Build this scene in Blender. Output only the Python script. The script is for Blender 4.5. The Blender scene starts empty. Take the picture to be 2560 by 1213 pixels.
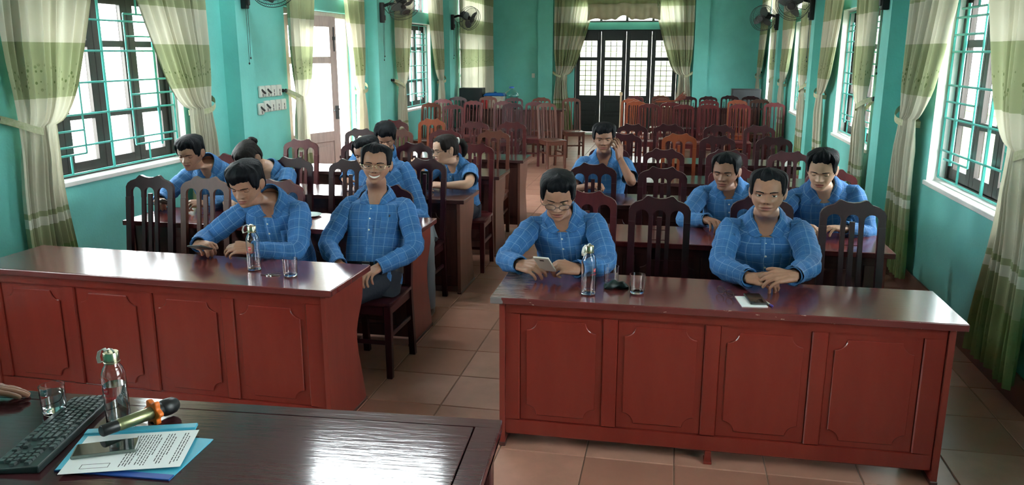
import bpy, bmesh, math, random
import numpy as np
from mathutils import Vector, Matrix, noise as mnoise
R = math.radians
PI = math.pi
random.seed(7)
SC = bpy.context.scene
COL = SC.collection

# ---------------------------------------------------------------- camera
F_PX, PITCH, YAW, ROLL, CAM_H = 2009.12, .2323, .1961, .0013, 1.8001
cd = bpy.data.cameras.new('camera'); cam = bpy.data.objects.new('camera', cd); COL.objects.link(cam)
cp, sp, cy, sy = math.cos(PITCH), math.sin(PITCH), math.cos(YAW), math.sin(YAW)
fw = Vector((-sy*cp, cy*cp, -sp)); rt = Vector((cy, sy, 0)); up = rt.cross(fw)
r2 = math.cos(ROLL)*rt + math.sin(ROLL)*up; u2 = -math.sin(ROLL)*rt + math.cos(ROLL)*up
cam.matrix_world = Matrix(((r2.x, u2.x, -fw.x, 0), (r2.y, u2.y, -fw.y, 0), (r2.z, u2.z, -fw.z, CAM_H), (0, 0, 0, 1)))
cd.sensor_fit = 'HORIZONTAL'; cd.sensor_width = 36; cd.lens = F_PX/2560*36; cd.clip_start = .02; cd.clip_end = 300
SC.camera = cam
# ---------------------------------------------------------------- world, exposure
W = bpy.data.worlds.new('overcast_sky'); SC.world = W; W.use_nodes = True
bg = W.node_tree.nodes['Background']; bg.inputs[0].default_value = (.93, .97, 1, 1); bg.inputs[1].default_value = 7.0
SC.view_settings.view_transform = 'Standard'; SC.view_settings.look = 'None'
SC.view_settings.gamma = 1; SC.view_settings.use_curve_mapping = False
SC.view_settings.exposure = 2.08
SC.cycles.use_denoising = True
SC.cycles.max_bounces = 8; SC.cycles.diffuse_bounces = 5; SC.cycles.glossy_bounces = 3
SC.cycles.transmission_bounces = 8; SC.cycles.transparent_max_bounces = 16
SC.cycles.sample_clamp_indirect = 8; SC.cycles.caustics_reflective = False; SC.cycles.caustics_refractive = False

XL, XR, YB, YF, ZC = -4.213, 1.832, 18.72, -2.7, 3.6
BAY = 3.71; PIL = [-.29, 3.42, 7.14, 10.88, 14.55]      # near faces of the pilasters
WIN_L = [1.84, 5.55, 13.0, 16.72]; WIN_R = [1.70, 5.42, 9.10, 12.82, 16.55]; WHW = .88
DOOR_L = (8.42, 10.36)
BD = (-2.27, .05)         # back door

# ---------------------------------------------------------------- materials
MATS = {}
def mat(name, col, rough=.5, metal=0., var=.0, scale=8., col2=None, bump=0., bscale=30., coat=0., stretch=None, trans=0., ior=1.45, spec=.5, emis=None, estr=0., alpha=None, rvar=0., world=False):
    if name in MATS: return MATS[name]
    m = bpy.data.materials.new(name); m.use_nodes = True; N = m.node_tree.nodes; L = m.node_tree.links
    b = N['Principled BSDF']; b.inputs['Base Color'].default_value = (*col, 1); b.inputs['Roughness'].default_value = rough
    b.inputs['Metallic'].default_value = metal; b.inputs['Coat Weight'].default_value = coat; b.inputs['Coat Roughness'].default_value = .12
    b.inputs['Transmission Weight'].default_value = trans; b.inputs['IOR'].default_value = ior; b.inputs['Specular IOR Level'].default_value = spec
    if emis: b.inputs['Emission Color'].default_value = (*emis, 1); b.inputs['Emission Strength'].default_value = estr
    if var or col2 or bump or rvar:
        tc = N.new('ShaderNodeTexCoord'); geo = N.new('ShaderNodeNewGeometry'); mp = N.new('ShaderNodeMapping'); L.new(geo.outputs['Position'] if world else tc.outputs['Object'], mp.inputs[0])
        if stretch: mp.inputs['Scale'].default_value = stretch
        nz = N.new('ShaderNodeTexNoise'); nz.inputs['Scale'].default_value = scale; nz.inputs['Detail'].default_value = 6; nz.inputs['Roughness'].default_value = .6
        L.new(mp.outputs[0], nz.inputs[0])
        if var or col2:
            cr = N.new('ShaderNodeValToRGB'); L.new(nz.outputs[0], cr.inputs[0])
            c2 = col2 or tuple(min(1, c*(1+var)) for c in col); c1 = col if col2 else tuple(c*(1-var) for c in col)
            cr.color_ramp.elements[0].position = .32; cr.color_ramp.elements[0].color = (*c1, 1)
            cr.color_ramp.elements[1].position = .70; cr.color_ramp.elements[1].color = (*c2, 1)
            L.new(cr.outputs[0], b.inputs['Base Color'])
        if rvar:
            mr = N.new('ShaderNodeMapRange'); L.new(nz.outputs[0], mr.inputs[0]); mr.inputs[1].default_value = .3; mr.inputs[2].default_value = .7
            mr.inputs[3].default_value = max(.02, rough-rvar); mr.inputs[4].default_value = rough+rvar; L.new(mr.outputs[0], b.inputs['Roughness'])
        if bump:
            n2 = N.new('ShaderNodeTexNoise'); n2.inputs['Scale'].default_value = bscale; n2.inputs['Detail'].default_value = 5; L.new(mp.outputs[0], n2.inputs[0])
            bp = N.new('ShaderNodeBump'); bp.inputs['Strength'].default_value = bump; bp.inputs['Distance'].default_value = .01
            L.new(n2.outputs[0], bp.inputs['Height']); L.new(bp.outputs[0], b.inputs['Normal'])
    MATS[name] = m; return m

def glass_mat(name, tint=(1, 1, 1), gloss=1.0, rough=.01):
    """thin pane: mostly transparent with a Fresnel reflection"""
    m = bpy.data.materials.new(name); m.use_nodes = True; N = m.node_tree.nodes; L = m.node_tree.links; N.remove(N['Principled BSDF'])
    t = N.new('ShaderNodeBsdfTransparent'); t.inputs[0].default_value = (*tint, 1)
    g = N.new('ShaderNodeBsdfGlossy'); g.inputs['Roughness'].default_value = rough
    fr = N.new('ShaderNodeFresnel'); fr.inputs[0].default_value = 1.45
    ml = N.new('ShaderNodeMath'); ml.operation = 'MULTIPLY'; ml.inputs[1].default_value = gloss; L.new(fr.outputs[0], ml.inputs[0])
    ge = N.new('ShaderNodeNewGeometry'); iv = N.new('ShaderNodeMath'); iv.operation = 'SUBTRACT'; iv.inputs[0].default_value = 1; L.new(ge.outputs['Backfacing'], iv.inputs[1])
    m2 = N.new('ShaderNodeMath'); m2.operation = 'MULTIPLY'; L.new(ml.outputs[0], m2.inputs[0]); L.new(iv.outputs[0], m2.inputs[1]); ml = m2      # only the outer faces of the pane reflect
    mx = N.new('ShaderNodeMixShader'); L.new(ml.outputs[0], mx.inputs[0]); L.new(t.outputs[0], mx.inputs[1]); L.new(g.outputs[0], mx.inputs[2])
    L.new(mx.outputs[0], N['Material Output'].inputs[0]); MATS[name] = m; return m

TEAL = mat('teal_wall_paint', (.165, .565, .515), .55, var=.10, scale=1.6, bump=.15, bscale=60)
WHITE = mat('white_paint', (.78, .78, .74), .5, var=.05)
CEIL = mat('ceiling_paint', (.84, .85, .83), .7)
TILE = mat('terracotta_tile', (.29, .138, .096), .34, col2=(.38, .185, .132), scale=3, world=True)
GROUT = mat('grout', (.19, .12, .09), .8)
BASEB = mat('skirting_tile', (.16, .070, .052), .4, var=.12)
RED = mat('red_lacquer_wood', (.165, .017, .012), .24, col2=(.20, .024, .016), scale=2.5, stretch=(2.5, 2.5, .5), coat=.3)
REDTOP = mat('worn_desk_top', (.105, .019, .019), .19, col2=(.145, .032, .030), scale=4, stretch=(.7, 6, 1), coat=.35, bump=.03, bscale=9)
def worn_top():
    m = REDTOP.copy(); m.name = 'scuffed_desk_top'; N = m.node_tree.nodes; L = m.node_tree.links; b = N['Principled BSDF']
    src = b.inputs['Base Color'].links[0].from_socket
    tc = N.new('ShaderNodeTexCoord'); sp_ = N.new('ShaderNodeSeparateXYZ'); L.new(tc.outputs['Object'], sp_.inputs[0])
    mp = N.new('ShaderNodeMapping'); mp.inputs['Scale'].default_value = (1, 3, 3); L.new(tc.outputs['Object'], mp.inputs[0])
    nz = N.new('ShaderNodeTexNoise'); nz.inputs['Scale'].default_value = 16; nz.inputs['Detail'].default_value = 8; nz.inputs['Roughness'].default_value = .7; L.new(mp.outputs[0], nz.inputs[0])
    def M(op, a, b_):
        k = N.new('ShaderNodeMath'); k.operation = op
        for i, q in enumerate((a, b_)):
            if isinstance(q, (int, float)): k.inputs[i].default_value = q
            else: L.new(q, k.inputs[i])
        return k.outputs[0]
    edge = M('MULTIPLY', M('LESS_THAN', sp_.outputs[1], -.238), M('GREATER_THAN', nz.outputs[0], .65))       # chipped lacquer along the front edge
    mp2 = N.new('ShaderNodeMapping'); mp2.inputs['Scale'].default_value = (2, 30, 1); L.new(tc.outputs['Object'], mp2.inputs[0])
    n2 = N.new('ShaderNodeTexNoise'); n2.inputs['Scale'].default_value = 5; n2.inputs['Detail'].default_value = 6; L.new(mp2.outputs[0], n2.inputs[0])
    end = M('MULTIPLY', M('LESS_THAN', sp_.outputs[0], M('ADD', -.99, M('MULTIPLY', n2.outputs[0], .26))), M('GREATER_THAN', n2.outputs[0], .46))  # rubbed grey left end
    mx = N.new('ShaderNodeMix'); mx.data_type = 'RGBA'; L.new(edge, mx.inputs[0]); L.new(src, mx.inputs[6]); mx.inputs[7].default_value = (.40, .27, .22, 1)
    m2 = N.new('ShaderNodeMix'); m2.data_type = 'RGBA'; L.new(end, m2.inputs[0]); L.new(mx.outputs[2], m2.inputs[6]); m2.inputs[7].default_value = (.17, .15, .15, 1)
    L.new(m2.outputs[2], b.inputs['Base Color']); return m
REDWORN = worn_top()
WALN = mat('brown_lacquer_wood', (.060, .022, .019), .28, col2=(.095, .036, .029), scale=5, stretch=(5, 5, .6), coat=.2)
WALNTOP = mat('brown_desk_top', (.045, .020, .020), .17, col2=(.085, .036, .034), scale=5, stretch=(.7, 7, 1), coat=.3)
SIDE = mat('desk_side_veneer', (.155, .062, .046), .35, col2=(.21, .088, .064), scale=4, stretch=(4, 4, .5))
REDSIDE = mat('red_desk_side', (.165, .024, .017), .3, col2=(.21, .034, .024), scale=4, stretch=(4, 4, .5))
CH_D = mat('dark_maroon_wood', (.026, .006, .009), .30, col2=(.046, .010, .013), scale=6, stretch=(3, 3, .8), coat=.0, spec=.35)
CH_M = mat('maroon_wood', (.058, .009, .012), .30, col2=(.095, .017, .017), scale=6, stretch=(3, 3, .8), coat=.0, spec=.35)
CH_O = mat('reddish_brown_wood', (.19, .040, .015), .30, col2=(.25, .060, .024), scale=6, stretch=(3, 3, .8), coat=.0, spec=.35)
CH_B = mat('brown_wood', (.085, .028, .018), .30, col2=(.11, .036, .024), scale=6, stretch=(3, 3, .8), coat=.0, spec=.35)
WINWOOD = mat('dark_window_wood', (.035, .026, .022), .45, var=.2)
DOORWOOD = mat('glare_paled_door_wood', (.46, .36, .33), .5, var=.12, stretch=(3, 3, .5))  # side door wood paled to carry the doorway's veiling glare in its colour
DARKDOOR = mat('dark_door_wood', (.012, .017, .016), .4, var=.2)
GRILLE = mat('green_grille_paint', (.055, .34, .29), .4)
LTEAL = mat('teal_lintel_paint', (.10, .42, .37), .55, var=.08, scale=2)
BLACK = mat('black_plastic', (.012, .013, .014), .38)
DGREY = mat('dark_grey_plastic', (.03, .033, .036), .45)
CHROME = mat('chrome', (.75, .75, .74), .16, metal=1)
GOLDM = mat('brass_cap', (.56, .52, .36), .25, metal=1)
PLASTW = mat('white_plastic', (.62, .64, .58), .4)
PANE = glass_mat('window_glass', (.97, .99, .98)); PANEB = glass_mat('dimming_door_glass', (.50, .52, .47), 1.0, .15)  # back door panes: tint added to dim the bright view outside
TUMB = mat('clear_glass', (1, 1, 1), .0, trans=1, ior=1.45)
WATER = mat('water', (.93, .99, .98), .0, trans=1, ior=1.33)
PAPER = mat('white_paper', (.80, .82, .82), .7)
INK = mat('print_ink', (.03, .03, .035), .7)
BLUEF = mat('light_blue_folder', (.07, .42, .58), .35, var=.04)
BLUED = mat('blue_folder_spine', (.012, .07, .32), .4)
ORANGE = mat('orange_rubber', (.80, .17, .02), .45)
CORD = mat('cord_grey', (.03, .04, .04), .5)
SCREEN = mat('phone_screen', (.01, .014, .012), .06)
SKIN = [mat('skin_warm', (.33, .165, .105), .48, var=.10, scale=22, bump=.05, bscale=90), mat('skin_tan', (.27, .128, .080), .48, var=.10, scale=22, bump=.05, bscale=90),
        mat('skin_fair', (.46, .27, .18), .48, var=.08, scale=22)]
LIP = mat('lip_skin', (.26, .085, .065), .45)
EYEW = mat('eye_white', (.55, .53, .49), .25); IRIS = mat('dark_iris', (.012, .008, .006), .1)
HAIR = mat('black_hair', (.005, .006, .008), .58, spec=.14, var=.3, scale=60, stretch=(1, 1, .15), bump=.3, bscale=120)
HAIRB = mat('brown_black_hair', (.012, .009, .008), .58, spec=.16, var=.3, scale=60, stretch=(1, 1, .15), bump=.3, bscale=120)
TEETH = mat('teeth', (.72, .68, .60), .3)
TROUS = mat('navy_trousers', (.010, .014, .024), .75, var=.2, bump=.2, bscale=60)
GREYT = mat('grey_trousers', (.13, .14, .155), .75, var=.1)
SHOE = mat('black_shoe_leather', (.012, .011, .011), .35)
BELT = mat('black_belt', (.01, .01, .011), .4)

def shirt_mat(name, base, seed):
    m = bpy.data.materials.new(name); m.use_nodes = True; N = m.node_tree.nodes; L = m.node_tree.links; b = N['Principled BSDF']
    b.inputs['Roughness'].default_value = .78; b.inputs['Specular IOR Level'].default_value = .25
    uv = N.new('ShaderNodeUVMap'); sx = N.new('ShaderNodeSeparateXYZ'); L.new(uv.outputs[0], sx.inputs[0])
    def line(sock, period, w, off):
        a = N.new('ShaderNodeMath'); a.operation = 'ADD'; a.inputs[1].default_value = off+50*period; L.new(sock, a.inputs[0])
        d = N.new('ShaderNodeMath'); d.operation = 'MODULO'; d.inputs[1].default_value = period; L.new(a.outputs[0], d.inputs[0])
        c = N.new('ShaderNodeMath'); c.operation = 'LESS_THAN'; c.inputs[1].default_value = w; L.new(d.outputs[0], c.inputs[0]); return c.outputs[0]
    ls = [line(sx.outputs[0], .052, .0024, seed), line(sx.outputs[1], .052, .0024, seed*.7), line(sx.outputs[0], .026, .0012, seed+.004), line(sx.outputs[1], .026, .0010, seed*.7+.01)]
    def comb(a, b_, op):
        k = N.new('ShaderNodeMath'); k.operation = op; L.new(a, k.inputs[0])
        if isinstance(b_, float): k.inputs[1].default_value = b_
        else: L.new(b_, k.inputs[1])
        return k.outputs[0]
    big = comb(comb(ls[0], ls[1], 'MAXIMUM'), .36, 'MULTIPLY'); small = comb(comb(ls[2], ls[3], 'MAXIMUM'), .16, 'MULTIPLY')
    fac = comb(big, small, 'MAXIMUM')
    tc = N.new('ShaderNodeTexCoord'); nz = N.new('ShaderNodeTexNoise'); nz.inputs['Scale'].default_value = 9; nz.inputs['Detail'].default_value = 4; L.new(tc.outputs['Object'], nz.inputs[0])
    cr = N.new('ShaderNodeValToRGB'); L.new(nz.outputs[0], cr.inputs[0])
    cr.color_ramp.elements[0].position = .35; cr.color_ramp.elements[0].color = (*[c*.82 for c in base], 1)
    cr.color_ramp.elements[1].position = .68; cr.color_ramp.elements[1].color = (*[c*1.15 for c in base], 1)
    mx = N.new('ShaderNodeMix'); mx.data_type = 'RGBA'; L.new(fac, mx.inputs[0]); L.new(cr.outputs[0], mx.inputs[6]); mx.inputs[7].default_value = (.36, .52, .70, 1)
    L.new(mx.outputs[2], b.inputs['Base Color'])
    n2 = N.new('ShaderNodeTexNoise'); n2.inputs['Scale'].default_value = 22; n2.inputs['Detail'].default_value = 3; L.new(tc.outputs['Object'], n2.inputs[0])
    bp = N.new('ShaderNodeBump'); bp.inputs['Strength'].default_value = .35; bp.inputs['Distance'].default_value = .012; L.new(n2.outputs[0], bp.inputs['Height']); L.new(bp.outputs[0], b.inputs['Normal'])
    return m
SHIRT = shirt_mat('blue_check_cotton', (.034, .132, .320), .011)
SHIRT2 = shirt_mat('light_blue_check_cotton', (.046, .160, .365), .021)

def curtain_mat(name, bands, seed):
    """printed curtain cloth: woven bands by height, leaf print in the green bands, slightly translucent"""
    m = bpy.data.materials.new(name); m.use_nodes = True; N = m.node_tree.nodes; L = m.node_tree.links; b = N['Principled BSDF']; b.inputs['Roughness'].default_value = .7
    uv = N.new('ShaderNodeUVMap'); sx = N.new('ShaderNodeSeparateXYZ'); L.new(uv.outputs[0], sx.inputs[0])
    mr = N.new('ShaderNodeMath'); mr.operation = 'DIVIDE'; mr.inputs[1].default_value = 3.2; L.new(sx.outputs[1], mr.inputs[0])
    cr = N.new('ShaderNodeValToRGB'); cr.color_ramp.interpolation = 'CONSTANT'; L.new(mr.outputs[0], cr.inputs[0])
    el = cr.color_ramp.elements
    for i, (z, c) in enumerate(bands):
        e = el[i] if i < 1 else (el[1] if i == 1 else el.new(z/3.2))
        e.position = z/3.2; e.color = (*c, 1)
    vo = N.new('ShaderNodeTexVoronoi'); vo.inputs['Scale'].default_value = 44; mp = N.new('ShaderNodeMapping'); mp.inputs['Scale'].default_value = (1, .55, 1); mp.inputs['Location'].default_value = (seed, seed*2, 0)
    L.new(uv.outputs[0], mp.inputs[0]); L.new(mp.outputs[0], vo.inputs[0])
    lt = N.new('ShaderNodeMath'); lt.operation = 'LESS_THAN'; lt.inputs[1].default_value = .26; L.new(vo.outputs['Distance'], lt.inputs[0])
    cr2 = N.new('ShaderNodeValToRGB'); L.new(mr.outputs[0], cr2.inputs[0]); e2 = cr2.color_ramp.elements
    e2[0].position = 0; e2[0].color = (0, 0, 0, 1); e2[1].position = 1; e2[1].color = (0, 0, 0, 1)
    for z, vv in ((.30, .35), (.52, 0), (1.50, 0), (1.60, .9), (1.69, .8), (1.74, 0)):
        q = e2.new(z/3.2); q.color = (vv, vv, vv, 1)
    ml = N.new('ShaderNodeMath'); ml.operation = 'MULTIPLY'; L.new(lt.outputs[0], ml.inputs[0]); L.new(cr2.outputs[0], ml.inputs[1])
    mx = N.new('ShaderNodeMix'); mx.data_type = 'RGBA'; L.new(ml.outputs[0], mx.inputs[0]); L.new(cr.outputs[0], mx.inputs[6]); mx.inputs[7].default_value = (.09, .13, .035, 1)
    L.new(mx.outputs[2], b.inputs['Base Color'])
    tr = N.new('ShaderNodeBsdfTranslucent'); L.new(mx.outputs[2], tr.inputs[0]); ms = N.new('ShaderNodeMixShader'); ms.inputs[0].default_value = .20
    L.new(b.outputs[0], ms.inputs[1]); L.new(tr.outputs[0], ms.inputs[2]); L.new(ms.outputs[0], N['Material Output'].inputs[0]); return m
CRM, OLV, GRN, LCR = (.54, .52, .40), (.30, .33, .18), (.20, .28, .10), (.60, .60, .49)
TIEM = mat('tieback_cloth', (.50, .50, .34), .7, col2=(.34, .38, .20), scale=40)
CURT = curtain_mat('banded_curtain_cloth', [(0, GRN), (.50, OLV), (.66, LCR), (.72, OLV), (.76, CRM), (1.49, OLV), (1.86, CRM), (2.16, OLV), (2.45, CRM), (2.8, OLV)], .3)

# ---------------------------------------------------------------- mesh helpers
class MB:
    def __init__(s): s.v = []; s.f = []; s.m = []; s.uv = []; s.has_uv = False
    def add(s, vs, fs, m=0, uvs=None):
        o = len(s.v); s.v += [tuple(map(float, q)) for q in vs]
        for k, f in enumerate(fs):
            s.f.append([i+o for i in f]); s.m.append(m)
            if uvs is not None: s.uv.append([uvs[i] for i in f]); s.has_uv = True
            else: s.uv.append([(0, 0)]*len(f))
        return s
    def box(s, x0, x1, y0, y1, z0, z1, m=0):
        v = [(x0, y0, z0), (x1, y0, z0), (x1, y1, z0), (x0, y1, z0), (x0, y0, z1), (x1, y0, z1), (x1, y1, z1), (x0, y1, z1)]
        return s.add(v, [(0, 3, 2, 1), (4, 5, 6, 7), (0, 1, 5, 4), (1, 2, 6, 5), (2, 3, 7, 6), (3, 0, 4, 7)], m)
    def bar(s, a, b, w, h, m=0, upv=(0, 0, 1)):
        a = Vector(a); b = Vector(b); t = (b-a).normalized(); u = Vector(upv)
        if abs(t.dot(u)) > .98: u = Vector((0, 1, 0))
        sd = t.cross(u).normalized(); u = sd.cross(t)
        v = [p+sd*w/2*i+u*h/2*j for p in (a, b) for i, j in ((-1, -1), (1, -1), (1, 1), (-1, 1))]
        return s.add(v, [(0, 3, 2, 1), (4, 5, 6, 7), (0, 1, 5, 4), (1, 2, 6, 5), (2, 3, 7, 6), (3, 0, 4, 7)], m)
    def prism(s, pts, axis, a, b, m=0):
        """extrude a 2D outline along an axis (0,1,2) from a to b"""
        def P(q, h): return {0: (h, q[0], q[1]), 1: (q[0], h, q[1]), 2: (q[0], q[1], h)}[axis]
        n = len(pts); v = [P(q, a) for q in pts]+[P(q, b) for q in pts]
        return s.add(v, [list(range(n))[::-1], list(range(n, 2*n))]+[(i, (i+1) % n, n+(i+1) % n, n+i) for i in range(n)], m)
    def tube(s, pts, rad, n=8, m=0, cap=True, closed=False, uv=False, flat=None):
        pts = [Vector(q) for q in pts]; k = len(pts)
        if not hasattr(rad, '__len__'): rad = [rad]*k
        T = []
        for i in range(k):
            if closed: t = pts[(i+1) % k]-pts[i-1]
            else: t = pts[min(i+1, k-1)]-pts[max(i-1, 0)]
            T.append(t.normalized() if t.length > 1e-9 else Vector((0, 0, 1)))
        u = T[0].orthogonal().normalized(); vs = []; uvs = []; ln = 0
        for i in range(k):
            u = (u-T[i]*u.dot(T[i])).normalized(); w = T[i].cross(u)
            if i: ln += (pts[i]-pts[i-1]).length
            for j in range(n):
                a = 2*PI*j/n; vs.append(pts[i]+(u*math.cos(a)+w*math.sin(a))*rad[i]); uvs.append((j/n, ln))
        fs = []
        for i in range(k if closed else k-1):
            for j in range(n):
                i2 = (i+1) % k; fs.append((i*n+j, i*n+(j+1) % n, i2*n+(j+1) % n, i2*n+j))
        if cap and not closed: fs += [list(range(n))[::-1], [(k-1)*n+j for j in range(n)]]
        return s.add(vs, fs, m)
    def lathe(s, prof, n=24, m=0, c=(0, 0, 0), cap0=True, cap1=True):
        vs = [(c[0]+r*math.cos(2*PI*j/n), c[1]+r*math.sin(2*PI*j/n), c[2]+z) for r, z in prof for j in range(n)]
        fs = [(i*n+j, i*n+(j+1) % n, (i+1)*n+(j+1) % n, (i+1)*n+j) for i in range(len(prof)-1) for j in range(n)]
        if cap0: fs.append(list(range(n))[::-1])
        if cap1: fs.append([(len(prof)-1)*n+j for j in range(n)])
        return s.add(vs, fs, m)
    def grid(s, G, closed_u=False, m=0, uvs=None, flip=False):
        """G[i][j] -> point; closed_u closes j"""
        ni = len(G); nj = len(G[0]); vs = [q for row in G for q in row]; fs = []
        for i in range(ni-1):
            for j in range(nj if closed_u else nj-1):
                f = (i*nj+j, i*nj+(j+1) % nj, (i+1)*nj+(j+1) % nj, (i+1)*nj+j); fs.append(f[::-1] if flip else f)
        if uvs is None: return s.add(vs, fs, m)
        o = len(s.v); s.v += [tuple(map(float, q)) for q in vs]; s.has_uv = True
        k = 0
        for i in range(ni-1):
            for j in range(nj if closed_u else nj-1):
                a, b = uvs[i][j], uvs[i][j+1]; c, d = uvs[i+1][j+1], uvs[i+1][j]; q = [a, b, c, d]
                s.f.append([x+o for x in fs[k]]); s.m.append(m); s.uv.append(q[::-1] if flip else q); k += 1
        return s
    def mesh(s, name, mats, smooth=None, bevel=0, seg=1):
        me = bpy.data.meshes.new(name); me.from_pydata(s.v, [], s.f)
        mats = mats if isinstance(mats, (list, tuple)) else [mats]
        for q in mats: me.materials.append(q)
        if len(mats) > 1: me.polygons.foreach_set('material_index', s.m)
        if s.has_uv:
            l = me.uv_layers.new(name='UVMap'); flat = [c for f in s.uv for q in f for c in q]; l.data.foreach_set('uv', flat)
        me.update()
        if bevel:
            bm = bmesh.new(); bm.from_mesh(me); bmesh.ops.remove_doubles(bm, verts=bm.verts, dist=1e-5)
            ed = [e for e in bm.edges if len(e.link_faces) == 2 and e.calc_face_angle(0) > .6]
            bmesh.ops.bevel(bm, geom=ed, offset=bevel, segments=seg, affect='EDGES', profile=.5, clamp_overlap=True); bm.to_mesh(me); bm.free()
        if smooth is not None:
            me.polygons.foreach_set('use_smooth', [True]*len(me.polygons))
            if smooth < 180: me.set_sharp_from_angle(angle=R(smooth))
        return me
    def build(s, name, mats, parent=None, smooth=None, bevel=0, seg=1, loc=None, rz=0, **tags):
        return link(name, s.mesh(name, mats, smooth, bevel, seg), parent, loc, rz, **tags)
def link(name, me, parent=None, loc=None, rz=0, rot=None, **tags):
    o = bpy.data.objects.new(name, me); COL.objects.link(o)
    if parent: o.parent = parent
    if loc is not None: o.location = loc
    if rz: o.rotation_euler = (0, 0, rz)
    if rot: o.rotation_euler = rot
    for k, v in tags.items(): o[k] = v
    return o
def empty(name, loc=(0, 0, 0), rz=0, **tags): return link(name, None, None, loc, rz, **tags)
def sstep(a, b, x):
    t = np.clip((np.asarray(x, float)-a)/(b-a), 0, 1); return t*t*(3-2*t)

# ================================================================ STRUCTURE
# ---- floor with single tiles
fl = MB().box(XL-.2, XR+.2, YF-.2, YB+.25, -.2, -.004).build('floor', GROUT, kind='structure')
T = .4; TX, TY = -1.1255, 3.7559
def cam_px(x, y, z):
    d = Vector((x, y, z-CAM_H)); w = d.dot(fw)
    return (1280+F_PX*d.dot(r2)/w, 606.5-F_PX*d.dot(u2)/w, w) if w > .05 else (-1, -1, w)
tiles = []
i0, i1 = math.floor((XL-TX)/T), math.ceil((XR-TX)/T); j0, j1 = math.floor((YF-TY)/T), math.ceil((YB-TY)/T)
for i in range(i0, i1):
    for j in range(j0, j1):
        x0, x1 = max(XL, TX+i*T), min(XR, TX+(i+1)*T); y0, y1 = max(YF, TY+j*T), min(YB, TY+(j+1)*T)
        if x1-x0 < .02 or y1-y0 < .02: continue
        px, py, w = cam_px((x0+x1)/2, (y0+y1)/2, 0)
        vis = -80 < px < 2640 and -50 < py < 1300
        tiles.append((0 if vis else 1, w if w > 0 else 99, x0, x1, y0, y1))
tiles.sort()
def tile_mb(x0, x1, y0, y1, mb):
    g = .0022; b = .003
    v = [(x0+g, y0+g, -.004), (x1-g, y0+g, -.004), (x1-g, y1-g, -.004), (x0+g, y1-g, -.004), (x0+g+b, y0+g+b, 0), (x1-g-b, y0+g+b, 0), (x1-g-b, y1-g-b, 0), (x0+g+b, y1-g-b, 0)]
    mb.add(v, [(4, 5, 6, 7), (0, 1, 5, 4), (1, 2, 6, 5), (2, 3, 7, 6), (3, 0, 4, 7)]); return mb
full = tile_mb(0, T, 0, T, MB()).mesh('floor_tile', TILE)
TILEO = []
for k in range(4):
    cc = [(.29, .136, .094), (.33, .160, .114), (.31, .144, .100), (.345, .172, .124)][k]
    TILEO.append(mat('terracotta_tile_%s' % 'abcd'[k], cc, .30+.03*k, col2=tuple(c*1.28 for c in cc), scale=3+k, world=True))
tm = []
for k in range(4):
    mm = full.copy(); mm.materials[0] = TILEO[k]; tm.append(mm)
rest = MB()
for n, (a, w, x0, x1, y0, y1) in enumerate(tiles):
    if n < 300:
        if x1-x0 > T-.001 and y1-y0 > T-.001: link('floor_tile', tm[random.randrange(4)], fl, (x0, y0, 0))
        else: tile_mb(0, x1-x0, 0, y1-y0, MB()).build('floor_tile', TILEO[n % 4], fl, loc=(x0, y0, 0))
    else: tile_mb(x0, x1, y0, y1, rest)
rest.build('floor_tile_field', TILE, fl, kind='stuff')

# ---- walls with openings
SILL, HEAD, LINT, TRAN = .89, 2.27, 2.45, 3.0
def wall_x(name, xa, xb, ops):
    """wall along Y between xa and xb; ops = sorted list of (y0,y1,z0,z1 list)"""
    m = MB(); y = YF
    for y0, y1, holes in ops:
        m.box(xa, xb, y, y0, 0, ZC); z = 0
        for z0, z1 in holes:
            if z0 > z+.001: m.box(xa, xb, y0, y1, z, z0)
            z = z1
        m.box(xa, xb, y0, y1, z, ZC); y = y1
    m.box(xa, xb, y, YB, 0, ZC)
    return m.build(name, TEAL, kind='structure')
winh = [(SILL, HEAD), (LINT, TRAN)]
wl = wall_x('wall_left', XL-.2, XL, sorted([(y-WHW, y+WHW, winh) for y in WIN_L]+[(DOOR_L[0], DOOR_L[1], [(0, HEAD+.02), (LINT, TRAN)])]))
wr_ = wall_x('wall_right', XR, XR+.2, [(y-WHW, y+WHW, winh) for y in WIN_R])
wb = MB(); wb.box(XL-.2, BD[0], YB, YB+.2, 0, ZC).box(BD[1], XR+.2, YB, YB+.2, 0, ZC).box(BD[0], BD[1], YB, YB+.2, 2.30, 2.46).box(BD[0], BD[1], YB, YB+.2, 2.95, ZC)
wb = wb.build('wall_back', TEAL, kind='structure')
MB().box(XL-.2, XR+.2, YF-.2, YF, 0, ZC).build('wall_front', TEAL, kind='structure')
MB().box(XL-.2, XR+.2, YF-.2, YB+.2, ZC, ZC+.15).build('ceiling', CEIL, kind='structure')
for y in PIL:
    MB().box(XL, XL+.16, y, y+.27, 0, ZC).build('pilaster', TEAL, wl)
    MB().box(XR-.16, XR, y, y+.27, 0, ZC).build('pilaster', TEAL, wr_)
for x0, x1 in ((-3.10, -2.76), (.38, .69)): MB().box(x0, x1, YB-.10, YB, 0, ZC).build('pilaster', TEAL, wb)
# lintel band above the back door
MB().box(BD[0], BD[1], YB-.012, YB, 2.30, 2.46).build('lintel_band', LTEAL, wb)
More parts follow.
